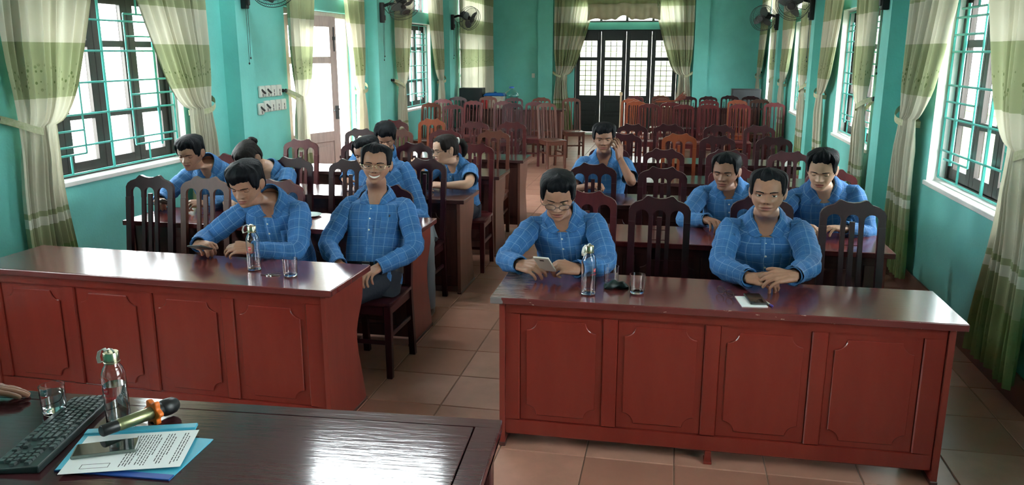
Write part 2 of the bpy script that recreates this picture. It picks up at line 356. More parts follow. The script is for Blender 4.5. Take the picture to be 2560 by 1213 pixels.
# skirting
def skirt(name, side):
    m = MB(); x0, x1 = (XL, XL+.014) if side < 0 else (XR-.014, XR); y = YF
    for p in PIL+[None]:
        y1 = p if p is not None else YB
        if side < 0 and y < DOOR_L[0] < y1: m.box(x0, x1, y, DOOR_L[0], 0, .167).box(x0, x1, DOOR_L[1], y1, 0, .167)
        else: m.box(x0, x1, y, y1, 0, .167)
        if p is not None:
            a, b = (XL+.16, XL+.174) if side < 0 else (XR-.174, XR-.16)
            m.box(a, b, p-.014, p+.284, 0, .167); xa, xb = (XL, XL+.16) if side < 0 else (XR-.16, XR)
            m.box(xa, xb, p-.014, p, 0, .167).box(xa, xb, p+.27, p+.284, 0, .167); y = p+.284
    m.build(name, BASEB, kind='structure')
skirt('baseboard_left', -1); skirt('baseboard_right', 1)
MB().box(XL, -3.10, YB-.014, YB, 0, .167).box(-2.76, BD[0], YB-.014, YB, 0, .167).box(BD[1], .38, YB-.014, YB, 0, .167).box(.69, XR, YB-.014, YB, 0, .167).build('baseboard_back', BASEB, kind='structure')

# ---- windows
def grille(m, W_, H_, r=.008):
    """welded bar grille in a W_ x H_ opening, plane y-z, origin lower left"""
    B = lambda y0, z0, y1, z1, k=1.: m.tube([(0, y0, z0), (0, y1, z1)], r*k, 6)
    for y in (.02, W_-.02): B(y, .03, y, H_-.03)
    for z in (.03, H_-.03): B(.02, z, W_-.02, z)
    c = W_/2; B(c, .03, c, H_-.03, 1.3)
    for sgn in (-1, 1):
        a = c+sgn*W_*.165; b = c+sgn*W_*.36
        B(a, .17, a, H_-.17, .9); B(b, .14, b, H_-.14, 1.5)
        B(a, .17, c+sgn*W_*.44, .17); B(a, H_-.17, c+sgn*W_*.44, H_-.17); B(c+sgn*W_*.26, .03, c+sgn*W_*.26, .17)
        B(c+sgn*W_*.26, H_-.03, c+sgn*W_*.26, H_-.17)
    n = 6
    for i in range(1, n):
        z = H_*i/n; B(.02, z, W_-.02, z)
        if i < n-1: B((.02 if i % 2 else c+W_*.165), z+H_/n/2, (c-W_*.165 if i % 2 else W_-.02), z+H_/n/2)
    return m
WN = [0]
def leaf_mb(w, h, rails, st=.07, t=.035):
    """casement leaf in plane y-z, returns (frame MB, list of pane rects)"""
    m = MB(); m.box(-t/2, t/2, 0, st, 0, h).box(-t/2, t/2, w-st, w, 0, h)
    zs = [(0, .075)]+rails+[(h-.07, h)]
    for a, b in zs: m.box(-t/2, t/2, st, w-st, a, b)
    return m, [(zs[i][1], zs[i+1][0]) for i in range(len(zs)-1)]
LF = {}
def window(side, yc, swing=None):
    WN[0] += 1; x = XL if side < 0 else XR; s = side
    w = empty('window_%d' % WN[0], (x, yc-WHW, SILL), kind='structure')
    H_ = HEAD-SILL; Wd = 2*WHW
    # painted reveal and sill, slightly proud of the opening faces
    m = MB(); e = .006
    for a, b, zz in ((0, H_, 0), (LINT-SILL, TRAN-SILL, 1)):
        m.box(min(0, s*.2), max(0, s*.2), 0, e, a, b).box(min(0, s*.2), max(0, s*.2), Wd-e, Wd, a, b).box(min(0, s*.2), max(0, s*.2), e, Wd-e, b-e, b)
        if zz: m.box(min(0, s*.2), max(0, s*.2), e, Wd-e, a, a+e)
    m.build('reveal', WHITE, w)
    MB().box(min(-s*.015, s*.2), max(-s*.015, s*.2), -.03, Wd+.03, -.028, e).build('sill', WHITE, w, bevel=.004)
    MB().box(min(-s*.004, 0), max(-s*.004, 0), -.12, Wd+.12, H_+.01, LINT-SILL-.01).build('lintel_band', LTEAL, w)
    # outer frame + four leaves
    f = MB(); X = s*.15
    f.box(X-.03, X+.03, e, .045, e, H_-e).box(X-.03, X+.03, Wd-.045, Wd-e, e, H_-e).box(X-.03, X+.03, .045, Wd-.045, e, .03).box(X-.03, X+.03, .045, Wd-.045, H_-.04, H_-e)
    f.build('frame', WINWOOD, w)
    lw = (Wd-.09)/4; lh = H_-.07
    if 'leaf' not in LF:
        lm, rc = leaf_mb(lw-.004, lh, [(.385, .435), (.915, .965)]); LF['leaf'] = lm.mesh('leaf', WINWOOD, bevel=.004); LF['rc'] = rc
        LF['pane'] = [MB().box(-.002, .002, .07, lw-.074, a, b).mesh('pane', PANE) for a, b in rc]
    for k in range(4):
        lo = link('leaf', LF['leaf'], w, (X, .045+k*lw+.002, .032))
        for pm in LF['pane']: link('pane', pm, lo)
    grille(MB(), Wd-.012, H_-.012).build('grille', GRILLE, w, smooth=40, loc=(s*.07, .006, .006))
    # transom light above the lintel
    tr = MB(); a, b = LINT-SILL+e, TRAN-SILL-e
    tr.box(X-.025, X+.025, e, .05, a, b).box(X-.025, X+.025, Wd-.05, Wd-e, a, b).box(X-.025, X+.025, .05, Wd-.05, a, a+.05).box(X-.025, X+.025, .05, Wd-.05, b-.05, b)
    for k in (1, 2, 3): tr.box(X-.02, X+.02, Wd*k/4-.025, Wd*k/4+.025, a+.05, b-.05)
    to = tr.build('transom_frame', WINWOOD, w)
    for k in range(4): MB().box(X-.002, X+.002, Wd*k/4+(.05 if k == 0 else .025), Wd*(k+1)/4-(.05 if k == 3 else .025), a+.05, b-.05).build('pane', PANE, to)
    g = MB()
    for k in range(1, 9): g.tube([(s*.07, Wd*k/9, a), (s*.07, Wd*k/9, b)], .006, 6)
    g.build('transom_grille', GRILLE, w, smooth=40)
    return w
for y in WIN_L: window(-1, y)
for y in WIN_R: window(1, y)

# ---- side door in the left wall
d1 = empty('door_1', (XL, DOOR_L[0], 0), kind='structure'); DW = DOOR_L[1]-DOOR_L[0]
m = MB(); m.box(-.2, 0, 0, .006, 0, HEAD+.02).box(-.2, 0, DW-.006, DW, 0, HEAD+.02).box(-.2, 0, .006, DW-.006, HEAD+.014, HEAD+.02); m.build('reveal', TEAL, d1)
MB().box(0, .004, -.12, DW+.12, HEAD+.03, LINT-.01).build('lintel_band', LTEAL, d1)
m = MB(); m.box(-.15, -.07, .006, .06, 0, HEAD).box(-.15, -.07, DW-.06, DW-.006, 0, HEAD).box(-.15, -.07, .06, DW-.06, HEAD-.05, HEAD+.014); m.build('frame', DOORWOOD, d1, bevel=.004)
def door_leaf(parent, hinge, ang, w, mtl, mirror=1):
    h = HEAD-.07; o = link('leaf', None, parent, hinge, ang)
    m = MB(); t = .02; st = .11
    m.box(-t, t, 0, mirror*st, 0, h) if mirror > 0 else m.box(-t, t, -st, 0, 0, h)
    ys = sorted((mirror*st, mirror*(w-st))); e2 = sorted((mirror*(w-st), mirror*w))
    m.box(-t, t, e2[0], e2[1], 0, h)
    for a, b in ((0, .12), (.74, .86), (1.66, 1.74), (h-.12, h)): m.box(-t, t, ys[0], ys[1], a, b)
    me = m.mesh('leaf', mtl, bevel=.004); o2 = bpy.data.objects.new('leaf', me); COL.objects.link(o2); o2.parent = parent; o2.location = hinge; o2.rotation_euler = (0, 0, ang)
    bpy.data.objects.remove(o)
    p = MB().box(-.008, .008, ys[0], ys[1], .12, .74).box(-.016, .016, ys[0]+.05, ys[1]-.05, .17, .69).build('panel', mtl, o2, bevel=.006)
    for a, b in ((.86, 1.66), (1.74, h-.12)): MB().box(-.002, .002, ys[0], ys[1], a, b).build('pane', PANE, o2)
    k = mirror*(w-.05)
    MB().box(t, t+.02, k-.02, k+.02, 1.0, 1.16).tube([(t+.03, k, 1.12), (t+.045, k, 1.12), (t+.05, k-mirror*.09, 1.11)], .009, 8).build('latch', DGREY, o2)
    MB().tube([(t+.008, k, 1.8), (t+.008, k, 2.08)], .007, 6).box(t, t+.016, k-.015, k+.015, 1.93, 1.97).build('bolt', DGREY, o2, smooth=40)
    return o2
door_leaf(d1, (-.10, .065, .01), -R(20), .88, DOORWOOD)
door_leaf(d1, (-.155, DW-.065, .01), R(-172)+PI*0, .88, DOORWOOD, -1)
a, b = LINT+.006, TRAN-.006
m = MB(); m.box(-.18, -.12, .006, .05, a, b).box(-.18, -.12, DW-.05, DW-.006, a, b).box(-.18, -.12, .05, DW-.05, a, a+.05).box(-.18, -.12, .05, DW-.05, b-.05, b).box(-.17, -.13, DW/2-.025, DW/2+.025, a+.05, b-.05)
to = m.build('transom_frame', WINWOOD, d1)
for k in (0, 1): MB().box(-.152, -.148, (.05 if k == 0 else DW/2+.025), (DW/2-.025 if k == 0 else DW-.05), a+.05, b-.05).build('pane', PANE, to)

# ---- back door: four panelled leaves with small glazed panes
d2 = empty('door_2', (BD[0], YB, 0), kind='structure'); BW = BD[1]-BD[0]; DH = 2.29
m = MB(); m.box(0, .03, .02, .12, 0, DH+.01).box(BW-.03, BW, .02, .12, 0, DH+.01).box(.03, BW-.03, .092, .13, DH-.03, DH+.01); m.build('frame', DARKDOOR, d2)
lw = (BW-.06)/4
m = MB(); st = .088; t = .02; W4 = lw-.006
m.box(0, st, -t, t, .01, DH).box(W4-st, W4, -t, t, .01, DH)
for a, b in ((.01, .14), (.40, .47), (.72, .845), (1.62, 1.70), (2.06, DH)): m.box(st, W4-st, -t, t, a, b)
lfm = m.mesh('leaf', DARKDOOR, bevel=.004)
pnm = [MB().box(st, W4-st, -.008, .008, a, b).box(st+.04, W4-st-.04, -.015, .015, a+.03, b-.03).mesh('panel', DARKDOOR, bevel=.005) for a, b in ((.14, .40), (.47, .72))]
pw = (W4-2*st)/3
panem = MB().box(0, pw-.010, -.002, .002, 0, .101).mesh('pane', PANEB)
bars = MB()
for a, b, n in ((.845, 1.62, 7), (1.70, 2.06, 3)):
    for i in (1, 2): bars.box(st+pw*i-.006, st+pw*i+.006, -.012, .012, a, b)
    for i in range(1, n): z = a+(b-a)*i/n; bars.box(st, W4-st, -.010, .010, z-.006, z+.006)
barm = bars.mesh('glazing_bars', DARKDOOR)
for k in range(4):
    o = link('leaf', lfm, d2, (.03+k*lw+.003, .07, 0))
    for q in pnm: link('panel', q, o)
    link('glazing_bars', barm, o)
    for a, b, n in ((.845, 1.62, 7), (1.70, 2.06, 3)):
        for r in range(n):
            for c in range(3): link('pane', panem, o, (st+pw*c+.005, 0, a+(b-a)*r/n+.004))
for k in (1, 3): MB().box(-.012, .012, -.055, -.03, 2.10, 2.26).build('bolt', DGREY, d2, loc=(.03+k*lw+(-.06 if k == 1 else .06), .08, 0))
m = MB(); m.box(0, BW, .05, .11, 2.46, 2.50).box(0, BW, .05, .11, 2.90, 2.95)
for k in range(5): m.box(max(0, BW*k/4-.03), min(BW, BW*k/4+.03), .05, .11, 2.50, 2.90)
to = m.build('transom_frame', DARKDOOR, d2)
for k in range(4): MB().box(BW*k/4+.03, BW*(k+1)/4-.03, .078, .082, 2.50, 2.90).build('pane', PANE, to)

# ---- outside
gm = mat('yard_ground', (.34, .33, .28), .9, var=.15, scale=.6)
MB().box(-60, 60, -40, 80, -.5, -.35).build('ground', gm, kind='structure')
ywall = mat('yellow_yard_wall', (.55, .47, .27), .85, var=.22, scale=1.1)
def yard_wall(x0, x1, y0, y1, h, label):
    o = MB().box(x0, x1, y0, y1, -.4, h).box(x0-.04, x1+.04, y0-.04, y1+.04, h, h+.08).build('yard_wall', ywall, bevel=.01); o['label'] = label; o['category'] = 'wall'
yard_wall(4.4, 4.55, 0, 26, .95, 'weathered yellow yard wall seen through the right windows')
ywall = mat('pale_yard_wall', (.60, .58, .46), .85, col2=(.36, .38, .26), scale=1.6)
yard_wall(-9, 6, 25, 25.2, 2.3, 'pale yellow wall outside the back door panes')

# ================================================================ CURTAINS
def curtain_panel(name, org, ax, inn, w_out, w_in, label, tie=True, zt=1.32, ztop=3.08, zbot=.05, npl=9, gather=.30, seed=0, flare=.46, group=None, cat='curtain'):
    """panel hangs along axis ax (unit 2D vector) from outer coordinate w_out to inner w_in; inn = unit 2D normal into the room"""
    rnd = random.Random(seed); sg = 1 if w_in > w_out else -1; W0 = abs(w_in-w_out)
    nu, nv = 12*npl, 56; ph = rnd.random()*6; G = []; UV = []
    root = empty(name, (org[0]+ax[0]*w_out, org[1]+ax[1]*w_out, 0), label=label, category=cat)
    if group: root['group'] = group
    zs = np.concatenate([np.linspace(zbot, zt-.1, 18), np.linspace(zt-.08, zt+.08, 9), np.linspace(zt+.12, ztop, 29)])
    hump = lambda u: u+.035*math.sin(2*PI*u*2.3+ph)
    def width(z):
        if not tie: return W0
        if z >= zt: return gather+(W0-gather)*((z-zt)/(ztop-zt))**.58
        return gather+(flare-gather)*sstep(0, 1, (zt-z)/(zt-zbot))
    for z in zs:
        w = width(z); k = max(0., 1-abs(z-zt)/.22) if tie else 0
        off = .0 if not tie else .05*math.exp(-((z-zt)/.35)**2)
        row = []; uvr = []
        for i in range(nu+1):
            u = i/nu; a = off+hump(u)*w if 0 < u < 1 else off+u*w
            amp = (.025+.010*math.sin(3.1*u*npl+ph))*(1-.35*k)+.008*math.sin(z*2.2+u*9+ph)
            d = .085+amp*math.sin(2*PI*npl*u+ph+.25*math.sin(z*1.3+ph))
            if tie: d = d*(1-.45*k)+.045*k+.03*math.exp(-((z-zt)/.5)**2)*math.sin(PI*u)
            row.append((ax[0]*sg*a+inn[0]*d, ax[1]*sg*a+inn[1]*d, z)); uvr.append((u*W0*1.25, z))
        G.append(row); UV.append(uvr)
    MB().grid(G, uvs=UV).build('cloth', CURT, root, smooth=180)
    if tie:
        w = gather; m = MB(); G = []
        for i in range(13):
            t = i/12; a = -.05+(w+.03)*t; z = zt+.07-.11*t+.03*math.sin(PI*t)*-1; d = .035+.12*math.sin(PI*min(1, t*1.02))**.6
            G.append([(ax[0]*sg*a+inn[0]*d, ax[1]*sg*a+inn[1]*d, z+dz) for dz in (-.024, -.008, .008, .024)])
        for i in range(13):
            t = 1-i/12; a = -.05+(w+.03)*t; z = zt+.07-.11*t; d = .030
            G.append([(ax[0]*sg*a+inn[0]*d, ax[1]*sg*a+inn[1]*d, z+dz) for dz in (-.024, -.008, .008, .024)])
        m.grid(G).build('tieback', TIEM, root, smooth=180)
        h = MB(); c = Vector((ax[0]*sg*-.05, ax[1]*sg*-.05, zt+.07)); n = Vector((inn[0], inn[1], 0))
        h.tube([c, c+n*.01, c+n*.03, c+n*.035, c+n*.05, c+n*.055], [.02, .02, .008, .022, .022, .012], 10); h.build('hook', BLACK, root, smooth=40)
    return root
AY = (0, 1)
LC = [(4.42, 5.54, 'curtain with tieback left of the grilled window nearest the front left desk'), (6.76, 5.56, 'curtain gathered right of the left front window behind the smiling man'),
      (8.34, 9.10, 'tied curtain left of the open side door'), (10.52, 9.86, 'narrow tied curtain right of the bright side doorway'),
      (11.86, 12.80, 'tied curtain left of the far left window'), (14.38, 13.40, 'backlit tied curtain right of the far left window')]
for k, (a, b, l) in enumerate(LC): curtain_panel('curtain', (XL, 0), AY, (1, 0), a, b, l, seed=k+1, npl=10 if abs(a-b) > .9 else 6, gather=.33 if k < 2 else .27)
curtain_panel('curtain', (XL, 0), AY, (1, 0), 15.52, 17.0, 'closed banded curtain in the far left corner, nearer half', tie=False, seed=21, npl=9)
curtain_panel('curtain', (XL, 0), AY, (1, 0), 18.5, 17.02, 'closed banded curtain in the far left corner, beside the back wall', tie=False, seed=22, npl=9)
RC = [(4.22, 5.58, 'large green banded curtain at the right edge of the picture'), (6.86, 5.60, 'silvery green tied curtain left of the right front window'),
      (8.02, 9.06, 'tied curtain right of the second right window'), (10.66, 9.22, 'tied curtain left of the second right window'),
      (11.72, 12.75, 'tied curtain right of the third right window'), (14.38, 12.98, 'tied curtain left of the third right window'),
      (15.45, 16.55, 'dim tied curtain right of the last window on the right wall'), (18.4, 16.8, 'pale curtain in the far right corner by the back wall')]
for k, (a, b, l) in enumerate(RC): curtain_panel('curtain', (XR, 0), AY, (-1, 0), a, b, l, seed=k+31, gather=.40 if k < 2 else .30, flare=.66 if k == 0 else .52, zbot=.13)
curtain_panel('curtain', (0, YB), (1, 0), (0, -1), -2.73, -1.80, 'tied curtain left of the back door', seed=51, gather=.26, zt=1.30, ztop=2.98)
curtain_panel('curtain', (0, YB), (1, 0), (0, -1), .36, -.52, 'tied curtain right of the back door', seed=52, gather=.24, zt=1.32, ztop=2.98)
def rod(a, b, label):
    o = MB().tube([a, b], .013, 8).lathe([(.001, -.03), (.024, -.01), (.024, .01), (.001, .03)], 10, c=a).lathe([(.001, -.03), (.024, -.01), (.024, .01), (.001, .03)], 10, c=b).build('curtain_rod', GOLDM, smooth=50)
    o['label'] = label; o['category'] = 'curtain rod'; o['group'] = 'curtain rods above the openings'
for sd, x in (('left', XL+.085), ('right', XR-.085)):
    for y, nm in ((4.1, 'nearest'), (7.85, 'second'), (11.55, 'third'), (15.30, 'farthest')): rod((x, y, 3.10), (x, y+2.95, 3.10), 'brass curtain rod above the %s opening in the %s wall' % (nm, sd))
# valance over the back door
G = []; UV = []; n = 96
for r, fz in enumerate((0, .25, .5, .75, 1)):
    row = []; uv = []
    for i in range(n+1):
        u = i/n; x = -1.98+1.60*u; q = abs(u-.5)
        zb = 2.50+.035*math.sin(u*PI*4)**2+(.10*math.cos(q/.09*PI/2) if q < .09 else (-.03*math.exp(-((q-.12)/.03)**2)))
        z = 2.96+(zb-2.96)*fz; row.append((x, YB-.115+.012*math.sin(u*60), z)); uv.append((u*1.6, 2.46+(z-2.5)*.9))
    G.append(row); UV.append(uv)
VALM = mat('valance_cloth', (.52, .46, .32), .75, var=.06); VALG = mat('valance_band_cloth', (.27, .29, .14), .75, var=.1)
val = MB().grid(G[1:]).build('valance', VALM, smooth=180); val.modifiers.new('t', 'SOLIDIFY').thickness = .006
MB().grid(G[:2]).build('top_band', VALG, val, smooth=180).modifiers.new('t', 'SOLIDIFY').thickness = .007; val['label'] = 'cream scalloped valance above the back door'; val['category'] = 'valance'
rod((-2.78, YB-.085, 3.02), (.42, YB-.085, 3.02), 'brass curtain rod above the back door')
# ================================================================ WALL FANS
def fan_meshes():
    M = {}
    m = MB(); r = .205
    for z, rr in ((-.05, r), (.0, r*1.015), (.05, r)): m.tube([(rr*math.cos(2*PI*i/40), rr*math.sin(2*PI*i/40), z) for i in range(40)], .0035, 5, closed=True)
    for s, d in ((1, .085), (-1, -.075)):
        m.tube([(.07*math.cos(2*PI*i/24), .07*math.sin(2*PI*i/24), d) for i in range(24)], .003, 4, closed=True)
        for i in range(64):
            a = 2*PI*i/64; c, q = math.cos(a), math.sin(a); m.tube([(.05*c, .05*q, d), (.14*c, .14*q, d*.93), (r*c, r*q, .05*s)], .0018, 3, cap=False)
    M['cage'] = m.mesh('cage', DGREY, 60)
    bm = MB(); G = []
    for i in range(9):
        t = i/8; rr = .045+.135*t; wd = .035+.075*math.sin(PI*min(1, t*.85+.12)); a0 = .25*t
        G.append([(rr*math.cos(a0+(u-.5)*wd/rr*1.2), rr*math.sin(a0+(u-.5)*wd/rr*1.2), .02*(u-.5)*2) for u in (0, .25, .5, .75, 1)])
    bm.grid(G); M['blade'] = bm.mesh('blade', mat('grey_fan_blade', (.10, .12, .12), .3), 180)
    M['hub'] = MB().lathe([(.001, .032), (.02, .03), (.034, .018), (.036, -.02), (.02, -.03)], 20).mesh('hub', BLACK, 40)
    M['badge'] = MB().lathe([(.05, .084), (.046, .09), (.001, .094)], 24).mesh('badge', DGREY, 40)
    M['motor'] = MB().lathe([(.03, -.075), (.062, -.085), (.068, -.12), (.066, -.19), (.05, -.22), (.001, -.226)], 24).mesh('motor', BLACK, 40)
    return M
FM = fan_meshes()
def wall_fan(side, y, face, tilt, label, z0=2.2, dz=0.):
    x = (XL+.16) if side < 0 else (XR-.16); s = -side
    f = empty('wall_fan', (x, y, z0), label=label, category='fan', group='wall fans on the pilasters')
    MB().box(min(0, s*.06), max(0, s*.06), -.03, .03, 0, .27).box(min(0, s*.075), max(0, s*.075), -.024, .024, .03, .1).build('bracket', BLACK, f, bevel=.008, seg=2)
    p = Vector((s*(.36 if side < 0 else .27), -.06, .20+dz))
    MB().tube([(s*.04, 0, .22), (s*.14, -.01, .25), (s*.24, -.03, .24), (s*.27, -.04, .22)], [.022, .022, .02, .02], 10).build('arm', BLACK, f, smooth=60)
    MB().tube([(s*.05, .02, .2), (s*.1, .05, .13), (s*.2, .03, .15), (s*.27, -.02, .22)], .005, 6).build('cable', CORD, f, smooth=60)
    h = link('head', FM['motor'], f, p); h.rotation_euler = Vector(face).to_track_quat('Z', 'Y').to_euler()
    for k in ('cage', 'hub', 'badge'): link(k, FM[k], h)
    for k in range(3): link('blade', FM['blade'], h, rz=tilt+k*2*PI/3)
    for k, (dy, l) in enumerate(((-.015, .50), (.018, .45))):
        MB().tube([(s*.045, dy, 0), (s*.045, dy-.005, -l)], .0022, 5).lathe([(.001, -l-.018), (.008, -l-.01), (.008, -l), (.002, -l+.006)], 8, c=(s*.045, dy-.005, 0)).build('pull_cord', CORD, f, smooth=50)
    return f
wall_fan(-1, 7.27, (.5, -.55, -.62), .2, 'black wall fan cut by the top edge above the socket panel')
wall_fan(-1, 11.0, (.42, -.42, -.78), .9, 'black wall fan tilted down, second pilaster on the left wall')
wall_fan(-1, 14.68, (.72, -.55, -.35), .4, 'black wall fan before the closed curtain in the far left')
wall_fan(1, 7.25, (-.5, -.4, .35), .2, 'wall fan with looped cable above the second right curtain', 2.14, .17)
wall_fan(1, 11.0, (-.35, -.80, -.42), .5, 'large wall fan at the top edge on the right wall')
wall_fan(1, 14.66, (-.50, -.80, -.20), 1.2, 'wall fan farthest away on the right wall', 2.17)
# ---- sockets on the left wall
skm = MB().box(0, .028, -.056, .056, -.06, .06).mesh('power_socket', PLASTW, bevel=.012, seg=2)
slm = MB().box(.026, .030, -.006, .006, -.014, .014).mesh('slot', DGREY); plm = MB().bar((.026, -.02, .025), (.05, .02, -.02), .016, .018).mesh('switch_lever', BLACK, bevel=.003)
k = 0
for row, zc, ys in ((0, 1.40, (7.80, 7.925, 8.05, 8.175)), (1, 1.245, (7.76, 7.885, 8.01, 8.135, 8.26))):
    for c, y in enumerate(ys):
        o = link('power_socket', skm, None, (XL, y, zc+(-.02 if (row and c == 0) else 0)), category='socket', group='socket panel on the left wall')
        o['label'] = 'white socket box, %s of the %s row on the left wall' % (['first', 'second', 'third', 'fourth', 'fifth'][c], ['upper', 'lower'][row])
        if c < 2: link('switch_lever', plm, o)
        else: link('slot', slm, o)
        link('slot', slm, o, (0, 0, -.035))
o = MB().box(-.035, .035, -.012, 0, -.05, .05).build('wall_switch', PLASTW, bevel=.004, loc=(-3.22, YB, 1.28)); o['label'] = 'small white switch on the back wall left of the door'; o['category'] = 'switch'
MB().box(-.012, .012, -.018, -.011, -.02, .02).build('rocker', PLASTW, o)
# ================================================================ CEILING LIGHTS
LAMP = mat('lit_tube', (1, 1, 1), .5, emis=(.86, .95, 1), estr=40); OFFT = mat('unlit_tube', (.75, .77, .76), .3)
def tube_light(x, y, label, on=False):
    o = empty('ceiling_light', (x, y, ZC), label=label, category='lamp', group='tube lights on the ceiling')
    MB().box(-.63, .63, -.05, .05, -.06, 0).build('housing', WHITE, o, bevel=.006)
    for d in (-.032, .032): MB().tube([(-.59, d, -.078), (.59, d, -.078)], .015, 10).build('tube', LAMP if on else OFFT, o, smooth=50)
for x, y, l in ((-2.52, 6.3, 'lit twin tube light above the left desks'), (.15, 6.3, 'twin tube light above the right desks'), (-2.5, 1.2, 'twin tube light above the front table'), (.15, 1.2, 'twin tube light at the front right'),
                (-2.5, 11.5, 'twin tube light toward the rear left'), (.15, 11.5, 'twin tube light toward the rear right')): tube_light(x, y, l, (x, y) == (-2.52, 6.3))
# ================================================================ DESKS
DL, DD, DZ = 1.98, .485, .735
def qarc(cx, cz, r, a0, a1, n=7): return [(cx+r*math.cos(a0+(a1-a0)*i/(n-1)), cz+r*math.sin(a0+(a1-a0)*i/(n-1))) for i in range(n)]
def desk_meshes(wood, top, side):
    D = {}; h = DL/2; yf = -DD/2+.03
    D['tabletop'] = MB().box(-h, h, -DD/2, DD/2, DZ-.032, DZ).mesh('tabletop', top, bevel=.004, seg=2)
    prof = [(yf-.005, 0), (yf-.005, DZ-.032)]+[(y, z) for y, z in ((.215, DZ-.032), (.215, .62), (.205, .57), (.175, .52), (.14, .47), (.12, .42), (.118, .37), (.128, .30), (.15, .22), (.175, .13), (.195, .05), (.20, .0))]
    D['side_panel'] = MB().prism(prof, 0, -.0125, .0125).mesh('side_panel', side, 30)
    D['plinth'] = MB().box(-.016, .016, yf-.01, .215, 0, .018).mesh('plinth', WALN, bevel=.003)
    m = MB(); y0, y1 = yf+.005, yf+.025; x0, x1 = -h+.062, h-.062
    m.box(x0, x1, y0, y1, .058, .132).box(x0, x1, y0, y1, .655, DZ-.032)
    xs = [-h+.13+.4415*k for k in range(4)]; pw = .376
    ed = [x0]+[e for x in xs for e in (x, x+pw)]+[x1]
    for k in range(0, len(ed), 2): m.box(ed[k], ed[k+1], y0, y1, .132, .655)
    D['front_frame'] = m.mesh('front_frame', wood, bevel=.005)
    i = .030; r = .048; a, b, c, d = i, pw-i, i, .523-i
    out = qarc(a, c, r, PI/2, 0)+qarc(b, c, r, PI, PI/2)+qarc(b, d, r, 3*PI/2, PI)+qarc(a, d, r, 0, -PI/2)
    m = MB().box(0, pw, y0+.011, y1-.002, 0, .523); m.prism(out, 1, y0+.011, y0+.003)
    D['panel'] = m.mesh('panel', wood, bevel=.003); D['xs'] = xs
    D['foot'] = MB().box(-.014, .014, yf, yf+.05, 0, .06).box(-.018, .018, yf-.008, yf+.055, 0, .014).mesh('foot', wood, bevel=.002)
    D['shelf'] = MB().box(-h+.062, h-.062, yf+.03, .12, .52, .535).mesh('shelf', wood)
    return D
DK_R = desk_meshes(RED, REDTOP, REDSIDE); DK_W = desk_meshes(WALN, WALNTOP, SIDE); DK_2 = dict(DK_W); DK_2['tabletop'] = DK_R['tabletop']; DK_2['side_panel'] = DK_R['side_panel']
def desk(D, x, y, rz, label, group='meeting desks in two blocks'):
    o = empty('desk', (x, y, 0), rz, label=label, category='desk', group=group)
    link('tabletop', D['tabletop'], o); link('front_frame', D['front_frame'], o); link('shelf', D['shelf'], o)
    for s in (-1, 1): link('side_panel', D['side_panel'], o, (s*(DL/2-.05), 0, 0)); link('plinth', D['plinth'], o, (s*(DL/2-.05), 0, 0))
    for px in D['xs']: link('panel', D['panel'], o, (px, 0, .132))
    link('foot', D['foot'], o)
    return o
def corner(x0, y0, a): c, s = math.cos(a), math.sin(a); return x0+DL/2*c-DD/2*s, y0+DL/2*s+DD/2*c
x, y = corner(-3.483, 3.340, -.0219); desk(DK_R, x, y, -.0219, 'red lacquered panelled desk in the front row on the left')
x, y = corner(-.768, 3.360, .006); DK_S = dict(DK_R); DK_S['tabletop'] = DK_R['tabletop'].copy(); DK_S['tabletop'].materials[0] = REDWORN
desk(DK_S, x, y, .006, 'red lacquered panelled desk in the front row on the right, scuffed along its top edge')
ROWN = ['front', 'second', 'third', 'fourth', 'fifth']
LY = [3.30, 4.52, 5.67, 6.86, 7.98]; RY = [3.36, 4.57, 5.72, 6.80, 8.06]
for r in range(1, 5):
    desk(DK_2 if r == 1 else DK_W, -2.50+.01*r, LY[r]+DD/2, 0, 'brown wooden desk, %s row of the left block' % ROWN[r])
    desk(DK_2 if r == 1 else DK_W, .235, RY[r]+DD/2, 0, 'brown wooden desk, %s row of the right block' % ROWN[r])
desk(DK_W, -3.05, 15.55, 0, 'dark desk at the rear left carrying boxes and a water jug', 'desks along the back')
desk(DK_W, .72, 16.9, 0, 'dark desk at the rear right behind the grouped chairs', 'desks along the back')
